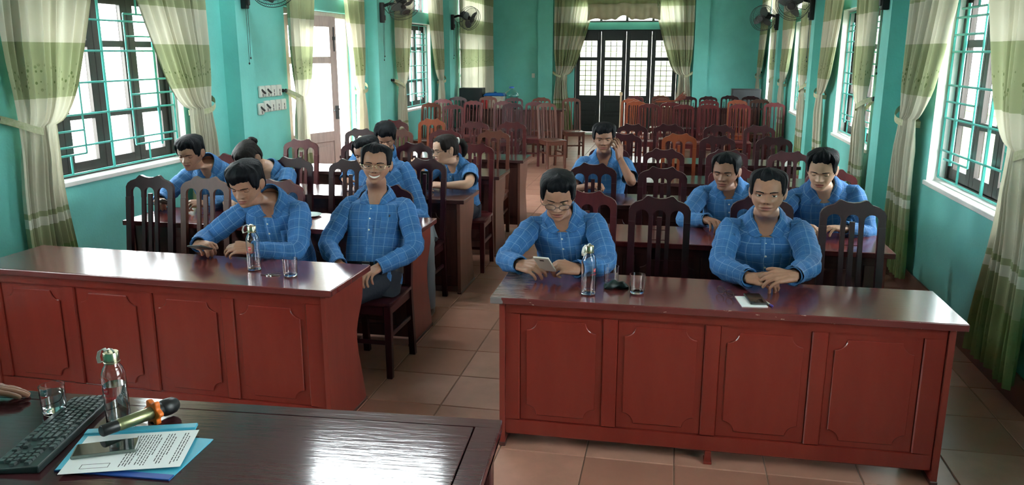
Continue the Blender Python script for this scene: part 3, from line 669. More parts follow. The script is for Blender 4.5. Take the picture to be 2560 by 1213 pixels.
# ================================================================ CHAIRS
def chair_meshes(wood, kind):
    C = {}; ZT = 1.04 if kind == 'A' else 1.02; h = .166
    yb = lambda z: .175+(max(0, z-.44))*.135 if z >= .44 else .175+(.44-z)*.10
    def lean(mb):
        mb.v = [(x, y+yb(z)-.175, z) for x, y, z in mb.v]; return mb
    zc = .90                                   # bottom of crest at the stiles
    if kind == 'A':
        top = [(-h, zc), (-h, .965), (-h+.012, .988), (-h+.035, 1.004), (-.095, 1.016), (-.072, 1.038), (-.062, 1.04), (-.03, 1.028), (0, 1.025), (.03, 1.028), (.062, 1.04), (.072, 1.038), (.095, 1.016), (h-.035, 1.004), (h-.012, .988), (h, .965), (h, zc)]
        edges = [-h+.036, -.048, -.023+.0, .0]     # first arch from stile to slat
        arches = [(h-.036, .058), (.034, -.034), (-.058, -h+.036)]; za = .965; s0 = zc
    else:
        top = [(-h, zc), (-h, .945), (-h+.010, .970), (-h+.035, .990), (-.075, 1.003), (-.055, 1.018), (-.02, 1.012), (.02, 1.012), (.055, 1.018), (.075, 1.003), (h-.035, .990), (h-.010, .970), (h, .945), (h, zc)]
        arches = [(h-.034, .072), (.054, .008), (-.008, -.054), (-.072, -h+.034)]; za = .952
    low = []
    for a, b in arches:
        rr = (a-b)/2; c = (a+b)/2; low.append((a, zc))
        for i in range(9): t = PI*i/8; low.append((c+rr*math.cos(t), za-rr*.9+rr*.9*math.sin(t)))
        low.append((b, zc))
    m = lean(MB().prism(top[::1]+low, 1, .163, .187)); C['crest_rail'] = [(m.mesh('crest_rail', wood, 40), (0, 0, 0))]
    def vbar(x0, x1, z0, z1, t=.022, n=6, taper=0):
        mb = MB(); 
        for i in range(n):
            za_, zb_ = z0+(z1-z0)*i/n, z0+(z1-z0)*(i+1)/n
            v = [(x, y+yb(z)-.175, z) for z in (za_, zb_) for x, y in ((x0, .175-t/2), (x1, .175-t/2), (x1, .175+t/2), (x0, .175+t/2))]
            f = [(0, 1, 5, 4), (1, 2, 6, 5), (2, 3, 7, 6), (3, 0, 4, 7)]
            if i == 0: f.append((0, 3, 2, 1))
            if i == n-1: f.append((4, 5, 6, 7))
            mb.add(v, f)
        return mb
    sw = .036 if kind == 'A' else .034
    C['stile'] = [(vbar(-h, -h+sw, 0, zc, .032, 12).mesh('stile', wood, 40, bevel=0), (0, 0, 0)), (vbar(h-sw, h, 0, zc, .032, 12).mesh('stile', wood, 40), (0, 0, 0))]
    if kind == 'A':
        C['slat'] = [(vbar(a, b, .46, zc, .018).mesh('slat', wood, 40), (0, 0, 0)) for a, b in ((-.058, -.034), (.034, .058))]
        C['centre_slat'] = [(vbar(-.013, .013, .46, .925, .016).mesh('centre_slat', wood, 40), (0, 0, 0))]
        C['rod'] = [(MB().tube([(-.036, yb(z), z), (.036, yb(z), z)], .0025, 6).mesh('rod', CH_D, 40), (0, 0, 0)) for z in (.80, .855)]
    else:
        C['slat'] = [(vbar(a, b, .46, zc, .016).mesh('slat', wood, 40), (0, 0, 0)) for a, b in ((-.072, -.054), (-.008, .008), (.054, .072), (-.106, -.094), (.094, .106))]
    so = [(-.17, .165), (-.178, -.17), (-.165, -.195), (-.10, -.206), (.10, -.206), (.165, -.195), (.178, -.17), (.17, .165)]
    C['seat'] = [(MB().prism(so, 2, .430, .452).mesh('seat', wood, 40, bevel=.006, seg=2), (0, 0, 0))]
    lg = MB(); lg.add([(-.017, -.017, 0), (.017, -.017, 0), (.017, .017, 0), (-.017, .017, 0), (-.021, -.021, .43), (.021, -.021, .43), (.021, .021, .43), (-.021, .021, .43)], [(0, 3, 2, 1), (4, 5, 6, 7), (0, 1, 5, 4), (1, 2, 6, 5), (2, 3, 7, 6), (3, 0, 4, 7)])
    lm = lg.mesh('leg', wood, bevel=.004); C['leg'] = [(lm, (-.148, -.176, 0)), (lm, (.148, -.176, 0))]
    ap = MB().box(-.13, .13, -.188, -.168, .375, .43).box(-.158, -.14, -.16, .16, .375, .43).box(.14, .158, -.16, .16, .375, .43).box(-.13, .13, .155, .172, .39, .46)
    C['apron'] = [(ap.mesh('apron', wood), (0, 0, 0))]
    st = MB().box(-.156, -.141, -.165, .178, .235, .262); C['stretcher'] = [(st.mesh('stretcher', wood, bevel=.003), (0, 0, 0)), (MB().box(.141, .156, -.165, .178, .235, .262).mesh('stretcher', wood, bevel=.003), (0, 0, 0)),
                     (MB().box(-.135, .135, -.186, -.172, .20, .225).mesh('stretcher', wood, bevel=.003), (0, 0, 0))]
    return C
CHM = {(c, k): chair_meshes(w, k) for k in 'AB' for c, w in (('d', CH_D), ('m', CH_M), ('o', CH_O), ('b', CH_B))}
def chair(x, y, rz, col, kind, label, group):
    o = empty('wooden_chair', (x, y, 0), rz, label=label, category='chair', group=group)
    for nm, lst in CHM[(col, kind)].items():
        for me, l in lst: link(nm, me, o, l)
    return o
ORD = ['leftmost', 'second from left', 'third from left', 'rightmost']
CN = {'d': 'dark maroon', 'm': 'maroon', 'o': 'orange-brown', 'b': 'brown'}
# origin y = crest y - .25
LCH = [[(-3.24, 4.26, 'd'), (-2.86, 4.28, 'b'), (-2.36, 4.27, 'm'), (-1.65, 4.22, 'd')],
       [(-3.33, 5.40, 'm'), (-2.78, 5.30, 'd'), (-2.30, 5.28, 'd'), (-1.79, 5.42, 'd')],
       [(-3.28, 6.50, 'm'), (-2.70, 6.42, 'd'), (-2.20, 6.44, 'd'), (-1.66, 6.50, 'm')],
       [(-3.15, 7.60, 'd'), (-2.77, 7.66, 'b'), (-2.27, 7.70, 'm'), (-1.76, 7.70, 'b')],
       [(-3.18, 8.72, 'm'), (-2.80, 8.98, 'o'), (-2.22, 8.74, 'm'), (-1.79, 8.76, 'm')]]
RCH = [[(-.45, 4.24, 'm'), (-.05, 4.14, 'd'), (.50, 4.27, 'd'), (.96, 4.22, 'd')],
       [(-.53, 5.42, 'd'), (-.05, 5.32, 'd'), (.43, 5.43, 'm'), (1.07, 5.43, 'm')],
       [(-.52, 6.52, 'd'), (-.06, 6.42, 'd'), (.45, 6.46, 'd'), (.93, 6.46, 'd')],
       [(-.46, 7.66, 'd'), (.06, 7.74, 'o'), (.42, 7.60, 'd'), (.93, 7.64, 'd')],
       [(-.44, 8.74, 'd'), (-.05, 8.80, 'd'), (.50, 8.84, 'd'), (.93, 8.88, 'd')]]
for blk, CH in (('left', LCH), ('right', RCH)):
    for r, row in enumerate(CH):
        for c, (x, y, col) in enumerate(row):
            chair(x, y, random.uniform(-.04, .04), col, 'A', '%s arched-back chair, %s behind the %s desk of the %s block' % (CN[col], ORD[c], ROWN[r], blk), 'chairs of the %s block' % blk)
REARL = [(-3.84, 12.30, 'b', -.1), (-3.32, 11.90, 'm', .1), (-3.31, 12.98, 'm', -.1), (-3.92, 13.35, 'm', 0), (-2.51, 12.48, 'd', .05), (-2.78, 13.02, 'm', 0), (-2.25, 12.98, 'm', -.05), (-2.29, 14.22, 'b', .2), (-1.88, 12.72, 'b', .55), (-1.72, 14.20, 'b', .3), (-2.82, 14.12, 'd', 0), (-3.87, 14.15, 'd', 0), (-3.36, 14.40, 'b', 0)]
REARR = [(-.60, 13.46, 'o', .05), (-.38, 12.84, 'm', 0), (-.04, 13.30, 'm', .05), (.15, 12.70, 'm', 0), (.53, 12.84, 'm', 0), (1.08, 14.20, 'o', .05), (1.46, 14.50, 'b', 0), (1.60, 13.5, 'm', 0), (.59, 14.05, 'm', 0), (-.74, 14.16, 'o', 0), (-.20, 14.28, 'b', 0), (.25, 15.20, 'd', 0), (.62, 15.28, 'd', 0), (1.03, 15.66, 'd', 0), (1.40, 15.55, 'd', 0), (1.02, 13.0, 'm', 0), (-.72, 15.1, 'm', 0), (-.25, 15.35, 'b', 0)]
for side, LST in (('left', REARL), ('right', REARR)):
    nth = ['first', 'second', 'third', 'fourth', 'fifth', 'sixth', 'seventh', 'eighth', 'ninth', 'tenth', 'eleventh', 'twelfth', 'thirteenth', 'fourteenth', 'fifteenth', 'sixteenth', 'seventeenth', 'eighteenth']
    for k, (x, y, col, rz) in enumerate(sorted(LST)):
        pos = 'near' if y < 13.2 else ('middle' if y < 14.1 else 'back')
        chair(x, y, rz, col, 'B', 'glossy %s slat-back chair, %s from the left in the rear %s group' % (CN[col], nth[k], side), 'chairs put aside at the rear %s' % side)
# ================================================================ PEOPLE
V3 = lambda *a: np.array(a, float)
def unit(v): v = np.asarray(v, float); return v/max(1e-9, np.linalg.norm(v))
# head profile table: z, half width, front, back (metres, chin at z=0, face toward -y)
HP = np.array([(-.210, .100, .070, .080), (-.165, .086, .064, .076), (-.130, .070, .056, .074), (-.100, .059, .051, .069), (-.060, .0530, .048, .064), (-.030, .0515, .053, .064), (-.014, .0495, .064, .066), (-.004, .0455, .078, .068), (.004, .0440, .087, .070), (.018, .0495, .0925, .074),
               (.045, .0600, .0930, .083), (.075, .0680, .0915, .093), (.100, .0725, .0895, .099), (.118, .0740, .0880, .102), (.135, .0748, .0915, .104), (.160, .0752, .0895, .105), (.185, .0728, .0800, .100), (.205, .0640, .0640, .086), (.219, .046, .044, .062), (.227, .026, .024, .034), (.2305, .004, .004, .005)])
def hprof(z):
    z = np.asarray(z, float); out = []
    for c in (1, 2, 3):
        # monotone-ish cubic (finite difference tangents)
        x, y = HP[:, 0], HP[:, c]; d = np.gradient(y, x); i = np.clip(np.searchsorted(x, z)-1, 0, len(x)-2)
        h = x[i+1]-x[i]; t = np.clip((z-x[i])/h, 0, 1)
        out.append((2*t**3-3*t**2+1)*y[i]+(t**3-2*t**2+t)*h*d[i]+(-2*t**3+3*t**2)*y[i+1]+(t**3-t**2)*h*d[i+1])
    return out
def face_disp(x, z, P):
    ax = np.abs(x); g = lambda a, s: np.exp(-(a/s)**2)
    sm = P.get('smile', 0.); d = 0*x
    t = np.clip((.128-z)/(.128-.084), 0, 1.0)
    ridge = np.where(z > .078, t**1.3*.023+.0025*(z < .135), .0)*np.where(z > .084, 1, np.clip((z-.072)/.012, 0, 1))
    d = d+ridge*g(x, .0085+.006*t)
    d = d+.0085*g(ax-.0135, .0075)*g(z-.0800, .0075)
    d = d-.0105*g(ax-.031, .0165)*g(z-.1165, .0105)
    d = d+.0045*g(ax-.028, .022)*g(z-.1345, .007)
    d = d+(.0035+.004*sm)*g(ax-.043, .018)*g(z-.086, .018)
    mw = .021+.006*sm; zc = .0485+sm*.010*(ax/.025)**2
    d = d+.0055*g(x, mw)*g(z-zc-.0065, .006)+.0065*g(x, mw*.85)*g(z-zc+.0075, .0065)-.0055*g(x, mw*1.05)*g(z-zc, .0028)
    d = d-.0025*g(x, .02)*g(z-.030, .006)+.005*g(x, .022)*g(z-.013, .012)
    d = d-(.0018+.002*sm)*g(ax-(.026+.22*(.078-z)), .004)*g(z-.064, .016)
    d = d-.002*g(x, .004)*g(z-.068, .006)
    return d
PW, QW = .92, .92
def head_pt(a, z, P):
    sa, ca = np.sin(a), np.cos(a); ze = np.asarray(z, float)-.040*sa*sa*sstep(.10, .015, z)*sstep(-.07, -.02, z)    # the jaw line rises toward the ears
    w, F, B = hprof(ze)
    x = w*np.sign(sa)*np.abs(sa)**PW; yf = np.where(ca > 0, -F*np.abs(ca)**QW, B*np.abs(ca)**QW)
    jw = P.get('jaw', 1.); x = x*(1+(jw-1)*sstep(.10, .03, z)*sstep(-.03, 0, z))
    wgt = sstep(.25, .75, ca)*sstep(-.01, .004, z)
    y = yf-face_disp(x, z, P)*wgt
    sh = .018*sstep(.0, -.05, z)                     # neck sits further back
    return x, y+sh, z+0*x
def front_y(x, z, P):
    w, F, B = hprof(z); s = np.clip(np.abs(x)/w, 0, .999)**(1/PW); c = np.sqrt(1-s*s); return -F*c**QW-face_disp(x, z, P)
def sph(c, r, n=14, k=10, lo=-PI/2, hi=PI/2):
    return [[(c[0]+r[0]*math.cos(b)*math.sin(2*PI*j/n), c[1]-r[1]*math.cos(b)*math.cos(2*PI*j/n), c[2]+r[2]*math.sin(b)) for j in range(n)] for b in np.linspace(lo, hi, k)]
def rotz(a): c, s = math.cos(a), math.sin(a); return np.array([[c, -s, 0], [s, c, 0], [0, 0, 1.]])
def rotx(a): c, s = math.cos(a), math.sin(a); return np.array([[1., 0, 0], [0, c, -s], [0, s, c]])
def roty(a): c, s = math.cos(a), math.sin(a); return np.array([[c, 0, s], [0, 1., 0], [-s, 0, c]])
def ik(s, w, l1, l2, pole):
    s, w = V3(*s), V3(*w); d = w-s; L = np.linalg.norm(d); 
    if L > (l1+l2)*.995: k = L/((l1+l2)*.995); l1, l2 = l1*k, l2*k
    u = d/L; a = (l1*l1-l2*l2+L*L)/(2*L); h = math.sqrt(max(0, l1*l1-a*a)); p = V3(*pole); p = unit(p-u*np.dot(p, u)); return s+u*a+p*h
def limb_path(s, e, w, n=22, bend=.26):
    """shoulder-elbow-wrist polyline with a rounded corner"""
    s, e, w = map(lambda q: V3(*q), (s, e, w)); a = e+(s-e)*bend; b = e+(w-e)*bend; out = []
    for t in np.linspace(0, 1, n):
        if t < .4: out.append(s+(a-s)*t/.4)
        elif t < .6: k = (t-.4)/.2; out.append((1-k)**2*a+2*k*(1-k)*e+k*k*b)
        else: out.append(b+(w-b)*(t-.6)/.4)
    return out
def tube_rings(path, rad, n=20, wr=0., seed=0., uvscale=1., squash=None):
    path = [Vector(q) for q in path]; k = len(path); G = []; UV = []; u = None; ln = 0
    for i in range(k):
        t = (path[min(i+1, k-1)]-path[max(i-1, 0)]).normalized()
        if u is None: u = t.cross(Vector((0, 0, 1))); u = (u if u.length > .2 else t.orthogonal()).normalized()
        u = (u-t*u.dot(t)).normalized(); w = t.cross(u)
        if i: ln += (path[i]-path[i-1]).length
        row = []; uvr = []
        for j in range(n+1):
            a = 2*PI*j/n; r = rad[i]
            if wr:
                q = mnoise.noise(Vector((math.cos(a)*1.6+seed, math.sin(a)*1.6, ln*26+seed*3)))+.6*mnoise.noise(Vector((math.cos(a)*3+seed, math.sin(a)*3, ln*48)))
                r += wr*q
            if j < n: row.append(path[i]+(u*math.cos(a)+w*math.sin(a))*r)
            uvr.append((a*.055*uvscale, ln))
        G.append(row); UV.append(uvr)
    return G, UV
HANDC = {}
def hand_mesh(pose):
    """right hand, wrist at origin, fingers +x, thumb +y, back of the hand +z; remeshed into one surface"""
    if pose in HANDC: return HANDC[pose]
    cur = {'rest': (22, 28, 18), 'hold': (48, 52, 32), 'fist': (62, 78, 48), 'flat': (4, 6, 4), 'soft': (34, 36, 22), 'cheek': (14, 22, 14)}[pose]
    m = MB(); fg = [(.030, .076, .0088), (.0105, .083, .0090), (-.0095, .077, .0086), (-.0285, .061, .0076)]
    sp_ = {'flat': .10, 'cheek': .10}.get(pose, .05)
    for q, (y, L, r) in enumerate(fg):
        kn = Vector((.088-.004*abs(q-1)-(.008 if q == 3 else 0), y, .004-.002*abs(q-1))); 
        m.tube([(-.01, y*.55, 0), (.04, y*.85, .002), kn], [.017, .0150, .0118], 10)
        a = 0; p = kn.copy(); pts = [p.copy()]; rr = [r*1.18]
        spread = sp_*(1.2-q)
        for sl, ang in zip((.47, .30, .23), cur):
            a += R(ang+(q*2)); d = Vector((math.cos(a)*math.cos(spread), math.cos(a)*math.sin(spread), -math.sin(a)))
            pts.append(p+d*L*sl*.5); rr.append(r*.97); p = p+d*L*sl; pts.append(p.copy()); rr.append(r*(1.02 if sl > .25 else .80))
        pts.append(p+d*.004); rr.append(r*.45); m.tube(pts, rr, 10)
    m.tube([(.0, .012, -.004), (.03, .0, -.004), (.07, -.004, -.003)], [.022, .021, .016], 10)
    m.tube([(.0, -.012, -.004), (.03, -.016, -.004), (.07, -.018, -.003)], [.020, .019, .013], 10)
    tb = {'fist': [(.02, .026, -.010), (.048, .046, -.022), (.074, .040, -.038), (.094, .022, -.046)], 'hold': [(.02, .026, -.008), (.048, .050, -.016), (.076, .056, -.026), (.098, .050, -.034)]}.get(pose, [(.02, .026, -.008), (.048, .050, -.012), (.074, .062, -.015), (.096, .066, -.018)])
    m.tube(tb+[tuple(Vector(tb[-1])+(Vector(tb[-1])-Vector(tb[-2])).normalized()*.005)], [.017, .0135, .0108, .0085, .004], 10)
    m.tube([(-.022, 0, 0), (-.01, 0, 0), (0, 0, -.001), (.02, 0, -.001)], [.020, .024, .025, .022], 12)
    me = m.mesh('hand', SKIN[0]); me.transform(Matrix.Identity(4)); o = bpy.data.objects.new('tmp_hand', me); COL.objects.link(o)
    rm = o.modifiers.new('r', 'REMESH'); rm.mode = 'VOXEL'; rm.voxel_size = .0032; s = o.modifiers.new('s', 'SMOOTH'); s.factor = .5; s.iterations = 3
    dg = bpy.context.evaluated_depsgraph_get(); ev = o.evaluated_get(dg); em = ev.to_mesh()
    vs = np.array([v.co[:] for v in em.vertices]); fs = [list(p.vertices) for p in em.polygons]; ev.to_mesh_clear()
    vs[:, 2] *= np.where(vs[:, 0] < .09, .86, 1.)
    bpy.data.objects.remove(o); HANDC[pose] = (vs, fs); return HANDC[pose]
TORSO = [(-.10, .160, .105, .135), (.0, .168, .112, .125), (.15, .160, .116, .108), (.33, .160, .120, .100), (.52, .168, .120, .100), (.68, .178, .114, .102), (.78, .180, .104, .100), (.85, .168, .094, .096), (.90, .142, .085, .090), (.94, .108, .072, .080), (.97, .084, .063, .072), (1.0, .068, .055, .065), (1.03, .062, .052, .061)]
def person(label, H, N, hc, yaw=0, pitch=0, roll=0, wl=None, wr=None, dl=(.7, -.7, 0), dr=(-.7, -.7, 0), pl='rest', pr='rest', ul=(0, 0, 1), ur=(0, 0, 1), polel=(-.7, .5, -.4), poler=(.7, .5, -.4), face=0., twist=None,
           tilt=0., hs=.162, sleeve='long', skin=0, shirt=SHIRT, hair=None, P=None, eyes=.55, trousers=TROUS, stand=False, belt=False, pocket=True, glasses=None, girth=1., el=None, er=None, hscale=1., knees=None, seed=0, undershirt=None, group='people in blue checked shirts'):
    P = P or {}; hair = hair or {}; H, N, hc = V3(*H), V3(*N), V3(*hc)
    root = empty('person', (H[0], H[1], 0), label=label, category='person', group=group)
    org = V3(H[0], H[1], 0)
    tw = face if twist is None else twist
    rH = rotz(face)@V3(1, 0, 0); rN = rotz(tw)@roty(-tilt)@V3(1, 0, 0)
    C = (H+N)/2+rotz(face)@V3(0, .045, .02)
    def spine(s):
        if s > 1: return N+(s-1)*(N-C)*2
        return (1-s)**2*H+2*s*(1-s)*C+s*s*N
    def frame(s):
        t = unit(spine(s+.01)-spine(s-.01)); r = unit(rH+(rN-rH)*sstep(.1, .8, s)); r = unit(r-t*np.dot(r, t)); return r, np.cross(r, t), t
    TB = np.array(TORSO)
    def tors(s, a, grow=0.):
        w, F, B = [np.interp(s, TB[:, 0], TB[:, c]) for c in (1, 2, 3)]
        if s < .8: w, F, B = w*(1+(girth-1)), F*(1+(girth-1)*1.4), B
        k = hs/.162; w = w*k if s > .5 else w
        r, f, t = frame(s); sa, ca = math.sin(a), math.cos(a)
        dip = (.036*ca+.050*max(0, ca)**10)*float(sstep(.86, 1.0, s))          # neck hole: low in front, high behind
        return spine(s)-t*dip+r*(w+grow)*math.copysign(abs(sa)**.85, sa)+f*((F if ca > 0 else B)+grow)*math.copysign(abs(ca)**.85, ca)
    r, f, t = frame(.86); sj = {}
    SJ = spine(.845); sj['l'] = SJ-r*hs; sj['r'] = SJ+r*hs
    # ---------------- shirt
    sh = MB(); ss = np.concatenate([np.linspace(-.06, .86, 40), np.linspace(.88, 1.03, 12)]); na = 56; G = []; UV = []; ln = 0
    for i, s in enumerate(ss):
        row = []; uvr = []
        for j in range(na+1):
            a = 2*PI*j/na; q = tors(s, a)
            fold = mnoise.noise(Vector((math.sin(a)*2.2+seed, math.cos(a)*2.2, s*5+seed)))*.011+mnoise.noise(Vector((math.sin(a)*5+seed, math.cos(a)*5, s*3)))*.007
            k = sstep(1.0, .8, s); nrm = unit(q-spine(s))
            if j < na: row.append(q+nrm*(fold*k)-org)
            uvr.append((a*.145+.02, ln))
        if i+1 < len(ss): ln += np.linalg.norm(spine(ss[i+1])-spine(s))
        G.append(row); UV.append(uvr)
    sh.grid(G, True, uvs=UV)
    bod = MB(); arms = {}
    for sd, w_, pole, e_ in (('l', wl, polel, el), ('r', wr, poler, er)):
        if w_ is None: w_ = sj[sd]+V3(0, -.15, -.45)
        w_ = V3(*w_); e = V3(*e_) if e_ is not None else ik(sj[sd], w_, .285, .255, rotz(face)@V3(*pole)); arms[sd] = (e, w_)
        inn = r*(.05 if sd == 'l' else -.05); s0 = sj[sd]
        path = limb_path(s0+V3(0, 0, .0), e, w_, 34); path = [s0+inn+V3(0, 0, .004), s0+inn*.45+V3(0, 0, .004)]+path
        L = len(path); tt = np.linspace(0, 1, L)
        if sleeve == 'long':
            rad = np.interp(tt, [0, .04, .10, .25, .48, .55, .75, .93, .95, 1], [.040, .050, .060, .061, .056, .055, .050, .042, .044, .043])*(1+(girth-1)*.5)
            Gs, Us = tube_rings([q-org for q in path], rad, 24, .0095, seed+(3 if sd == 'l' else 7)); 
            for i in range(L): 
                pass
            sh.grid(Gs, True, uvs=Us)
            # cuff turns inwards so that its mouth is closed round the wrist
            ce = path[-1]-org; Gc, Uc = tube_rings([ce, ce-unit(path[-1]-path[-2])*.001, ce-unit(path[-1]-path[-2])*.02], [.043, .037, .032], 24); sh.grid(Gc, True, uvs=Uc)
        else:
            k = int(L*.44); rad = np.interp(tt, [0, .04, .10, .25, .44], [.040, .050, .060, .065, .066])
            Gs, Us = tube_rings([q-org for q in path[:k]], rad[:k], 24, .005, seed+(3 if sd == 'l' else 7)); sh.grid(Gs, True, uvs=Us)
            ce = path[k-1]-org; dv = unit(path[k-1]-path[k-2]); Gc, Uc = tube_rings([ce, ce-dv*.004, ce-dv*.03], [.066, .060, .05], 24); sh.grid(Gc, True, uvs=Uc)
        ra = np.interp(tt, [0, .12, .3, .48, .56, .66, .9, 1], [.035, .046, .043, .037, .037, .036, .026, .025])
        Gs, Us = tube_rings([q-org for q in path], ra, 16); bod.grid(Gs, True)
        # hand
        d = unit(dl if sd == 'l' else dr); uu = V3(*(ul if sd == 'l' else ur)); uu = unit(uu-d*np.dot(uu, d)); yy = np.cross(uu, d)
        hv, hf = hand_mesh(pl if sd == 'l' else pr); sgn = 1 if sd == 'l' else -1
        q = hv[:, :1]*d+hv[:, 1:2]*sgn*yy+hv[:, 2:]*uu+(w_-org)
        bod.add(q.tolist(), hf if sgn > 0 else [x[::-1] for x in hf])
    so = sh.build('shirt', shirt, root, smooth=180)
    # collar
    r, f, t = frame(1.0); G = []; UV = []; nC = 44; gap = .10
    for i in range(nC+1):
        a = gap+(2*PI-2*gap)*i/nC; ca = math.cos(a); fk = max(0., ca)**3; dirv = r*math.sin(a)+f*ca; sd_ = r*math.sin(a)
        base = tors(1.0, a, -.004)-t*.004
        topv = base+t*(.026-.006*fk)-dirv*.003; fold = topv+dirv*.007+t*.000
        aw = a if a < PI else a-2*PI; tip = tors(.955-.075*max(0., ca)**8, aw*(1+.9*max(0., ca)**8), .007)
        mid = fold*.5+tip*.5+dirv*.002+t*.003
        G.append([q-org for q in (base, topv, fold, mid, tip)]); UV.append([(a*.07, k*.02) for k in range(5)])
    col = MB().grid(G, uvs=UV).build('collar', shirt, so, smooth=70); md = col.modifiers.new('thick', 'SOLIDIFY'); md.thickness = .003
    bm_ = None
    for s in (.20, .36, .52, .67, .80):
        q = tors(s, .0, .004)-org; r_, f_, t_ = frame(s); bb = MB(); rr = []
        for (ra_, h_) in ((.0055, 0), (.0055, .002), (.004, .003), (.0005, .0032)): rr.append([q+r_*ra_*math.cos(2*PI*j/10)+t_*ra_*math.sin(2*PI*j/10)+f_*h_ for j in range(10)])
        bb.grid(rr, True).build('button', PLASTW, so, smooth=50)
    G = [[tors(s, a, .0045+(.002*math.cos(a*30)))-org for s in np.linspace(.02, .93, 24)] for a in (-.085, -.075, -.03, .03, .075, .085)]
    MB().grid(G, uvs=[[(.02+j*.01, k*.022) for k in range(24)] for j in range(6)]).build('placket', shirt, so, smooth=180)
    if pocket:
        a0, a1 = .30, .92
        G = [[tors(s, a, (.009 if 0 < i < 9 and 0 < j < 7 else .001)+(.004 if j == 6 else 0))-org for j, s in enumerate(np.linspace(.47, .70, 8))] for i, a in enumerate(np.linspace(a0, a1, 10))]
        MB().grid(G, uvs=[[(a*.14+.02, .3+k*.022) for k in range(8)] for a in np.linspace(a0, a1, 10)]).build('pocket', shirt, so, smooth=60)
    # ---------------- head and neck (one surface) + torso core
    Rh = rotz(R(yaw))@rotx(R(pitch))@roty(R(roll)); rt_, ft_, tt_ = frame(.97); Rt = np.stack([rt_, -ft_, tt_], 1); pc = V3(0, .008, .118); HS = V3(1.07, 1.03, .905)*hscale
    def xf(p):
        p = np.asarray(p, float); hd = hc+((p-pc)*HS)@Rh.T; to = N+((p-V3(0, .022, -.085))*hscale)@Rt.T
        w = sstep(-.095, .005, p[..., 2:3]); return to*(1-w)+hd*w-org
    zs = np.concatenate([np.linspace(-.20, -.02, 18), np.linspace(-.014, .03, 14), np.linspace(.0335, .14, 38), np.linspace(.145, .2305, 18)])
    at = np.linspace(-1, 1, 97)[:-1]; aa = PI*np.sign(at)*(np.abs(at)**1.25)              # denser at the face
    G = []
    for z in zs:
        x, y, zz = head_pt(aa, np.full_like(aa, z), P); G.append(xf(np.stack([x, y, zz], 1)))
    sm = P.get('smile', 0.); o = len(bod.f); bod.grid(G, True, m=0)
    # lips: colour the faces of the lip ridge
    zm = (zs[:-1]+zs[1:])/2; mwid = .022+.007*sm
    for i in np.where((zm > .03) & (zm < .08))[0]:
        xx = head_pt(aa, np.full_like(aa, zm[i]), P)[0]; lc = .0485+sm*.010*(xx/.025)**2
        ok = (np.abs(aa) < .6) & (np.abs(xx) < mwid) & (np.abs(zm[i]-lc) < .0105*np.sqrt(np.clip(1-(xx/mwid)**2, 0, 1)))
        for j in np.where(ok)[0]: bod.m[o+i*len(aa)+j] = 1
    # ears
    for s in (-1, 1):
        rows = []
        for b in np.linspace(-PI/2, PI/2, 9):
            row = []
            for j in range(14):
                a = 2*PI*j/14; ex = .0065*math.cos(b)*math.sin(a); ey = .019*math.cos(b)*math.cos(a); ez = .033*math.sin(b)
                ey += .004*math.sin(b)*1.5; ex += .010*sstep(-.012, .02, ey)-.003*math.exp(-((ey/.009)**2+(ez/.016)**2))*(1 if math.sin(a) > 0 else 0)
                row.append((s*(.0725+ex), .012+ey, .106+ez))
            rows.append(xf(np.array(row)))
        bod.grid(rows, True, flip=s < 0)
    # eyes
    for s in (-1, 1):
        c = (s*.0312, -.0690, .1160); re = .0132
        bod.grid([xf(np.array(q)) for q in sph(c, (re,)*3, 16, 12)], True, m=2)
        if eyes < .85:
            gz = P.get('gaze', (0, 0)); u_ = unit(V3(gz[0], -1, gz[1])); ce = V3(*c)
            ax1 = unit(np.cross(u_, V3(0, 0, 1))); ax2 = np.cross(ax1, u_)
            rows = [[ce+u_*re*(math.cos(th)+.02)+(ax1*math.cos(2*PI*j/12)+ax2*math.sin(2*PI*j/12))*re*math.sin(th) for j in range(12)] for th in (.02, .22, .48)]
            bod.grid([xf(np.array(q)) for q in rows], True, m=3)
        # upper lid from above down to the lid line, lower lid from below
        lo = .60-1.15*eyes; rl = .0141
        up_ = [[(c[0]+rl*math.cos(b)*math.sin(a), c[1]-rl*math.cos(b)*math.cos(a), c[2]+rl*math.sin(b)) for a in np.linspace(-1.5, 1.5, 15)] for b in np.linspace(1.4, lo, 8)]
        bod.grid([xf(np.array(q)) for q in up_], False, m=0)
        lash = [[(c[0]+rr*math.cos(b)*math.sin(a), c[1]-rr*math.cos(b)*math.cos(a), c[2]+rr*math.sin(b)) for a in np.linspace(-1.25, 1.25, 15)] for rr, b in ((rl, lo+.03), (rl+.0012, lo-.02), (rl-.001, lo-.10))]
        bod.grid([xf(np.array(q)) for q in lash], False, m=4)
        dn = [[(c[0]+rl*math.cos(b)*math.sin(a), c[1]-rl*math.cos(b)*math.cos(a), c[2]+rl*math.sin(b)) for a in np.linspace(-1.5, 1.5, 13)] for b in np.linspace(-1.3, -.42-.1*(1-eyes), 6)]
        bod.grid([xf(np.array(q)) for q in dn], False, m=0)
        # eyebrow
        rows = []
        for t_ in np.linspace(0, 1, 12):
            bx = s*(.0125+.036*t_); bz = .1325+.0058*math.sin(PI*min(1, t_*1.15)*.72)-.003*t_+P.get('brow', 0)*(1-t_)*.004; hh = .0042*(1-.55*t_)+.0006
            rows.append([(bx, float(front_y(np.array([bx]), np.array([bz+q]), P)[0])-(.0016 if abs(q) < hh*.9 else -.0006), bz+q) for q in (-hh, -hh*.4, hh*.4, hh)])
        bod.grid([xf(np.array(q)) for q in rows], False, m=4)
        # nostril
        bod.grid([xf(np.array(q)) for q in sph((s*.0075, float(front_y(np.array([s*.0075]), np.array([.0775]), P)[0])+.0005, .0752), (.0035, .003, .0022), 8, 6)], True, m=3)
    # mouth line / teeth
    rows = []; mw = (.021+.009*sm)
    op = P.get('teeth', 0.)
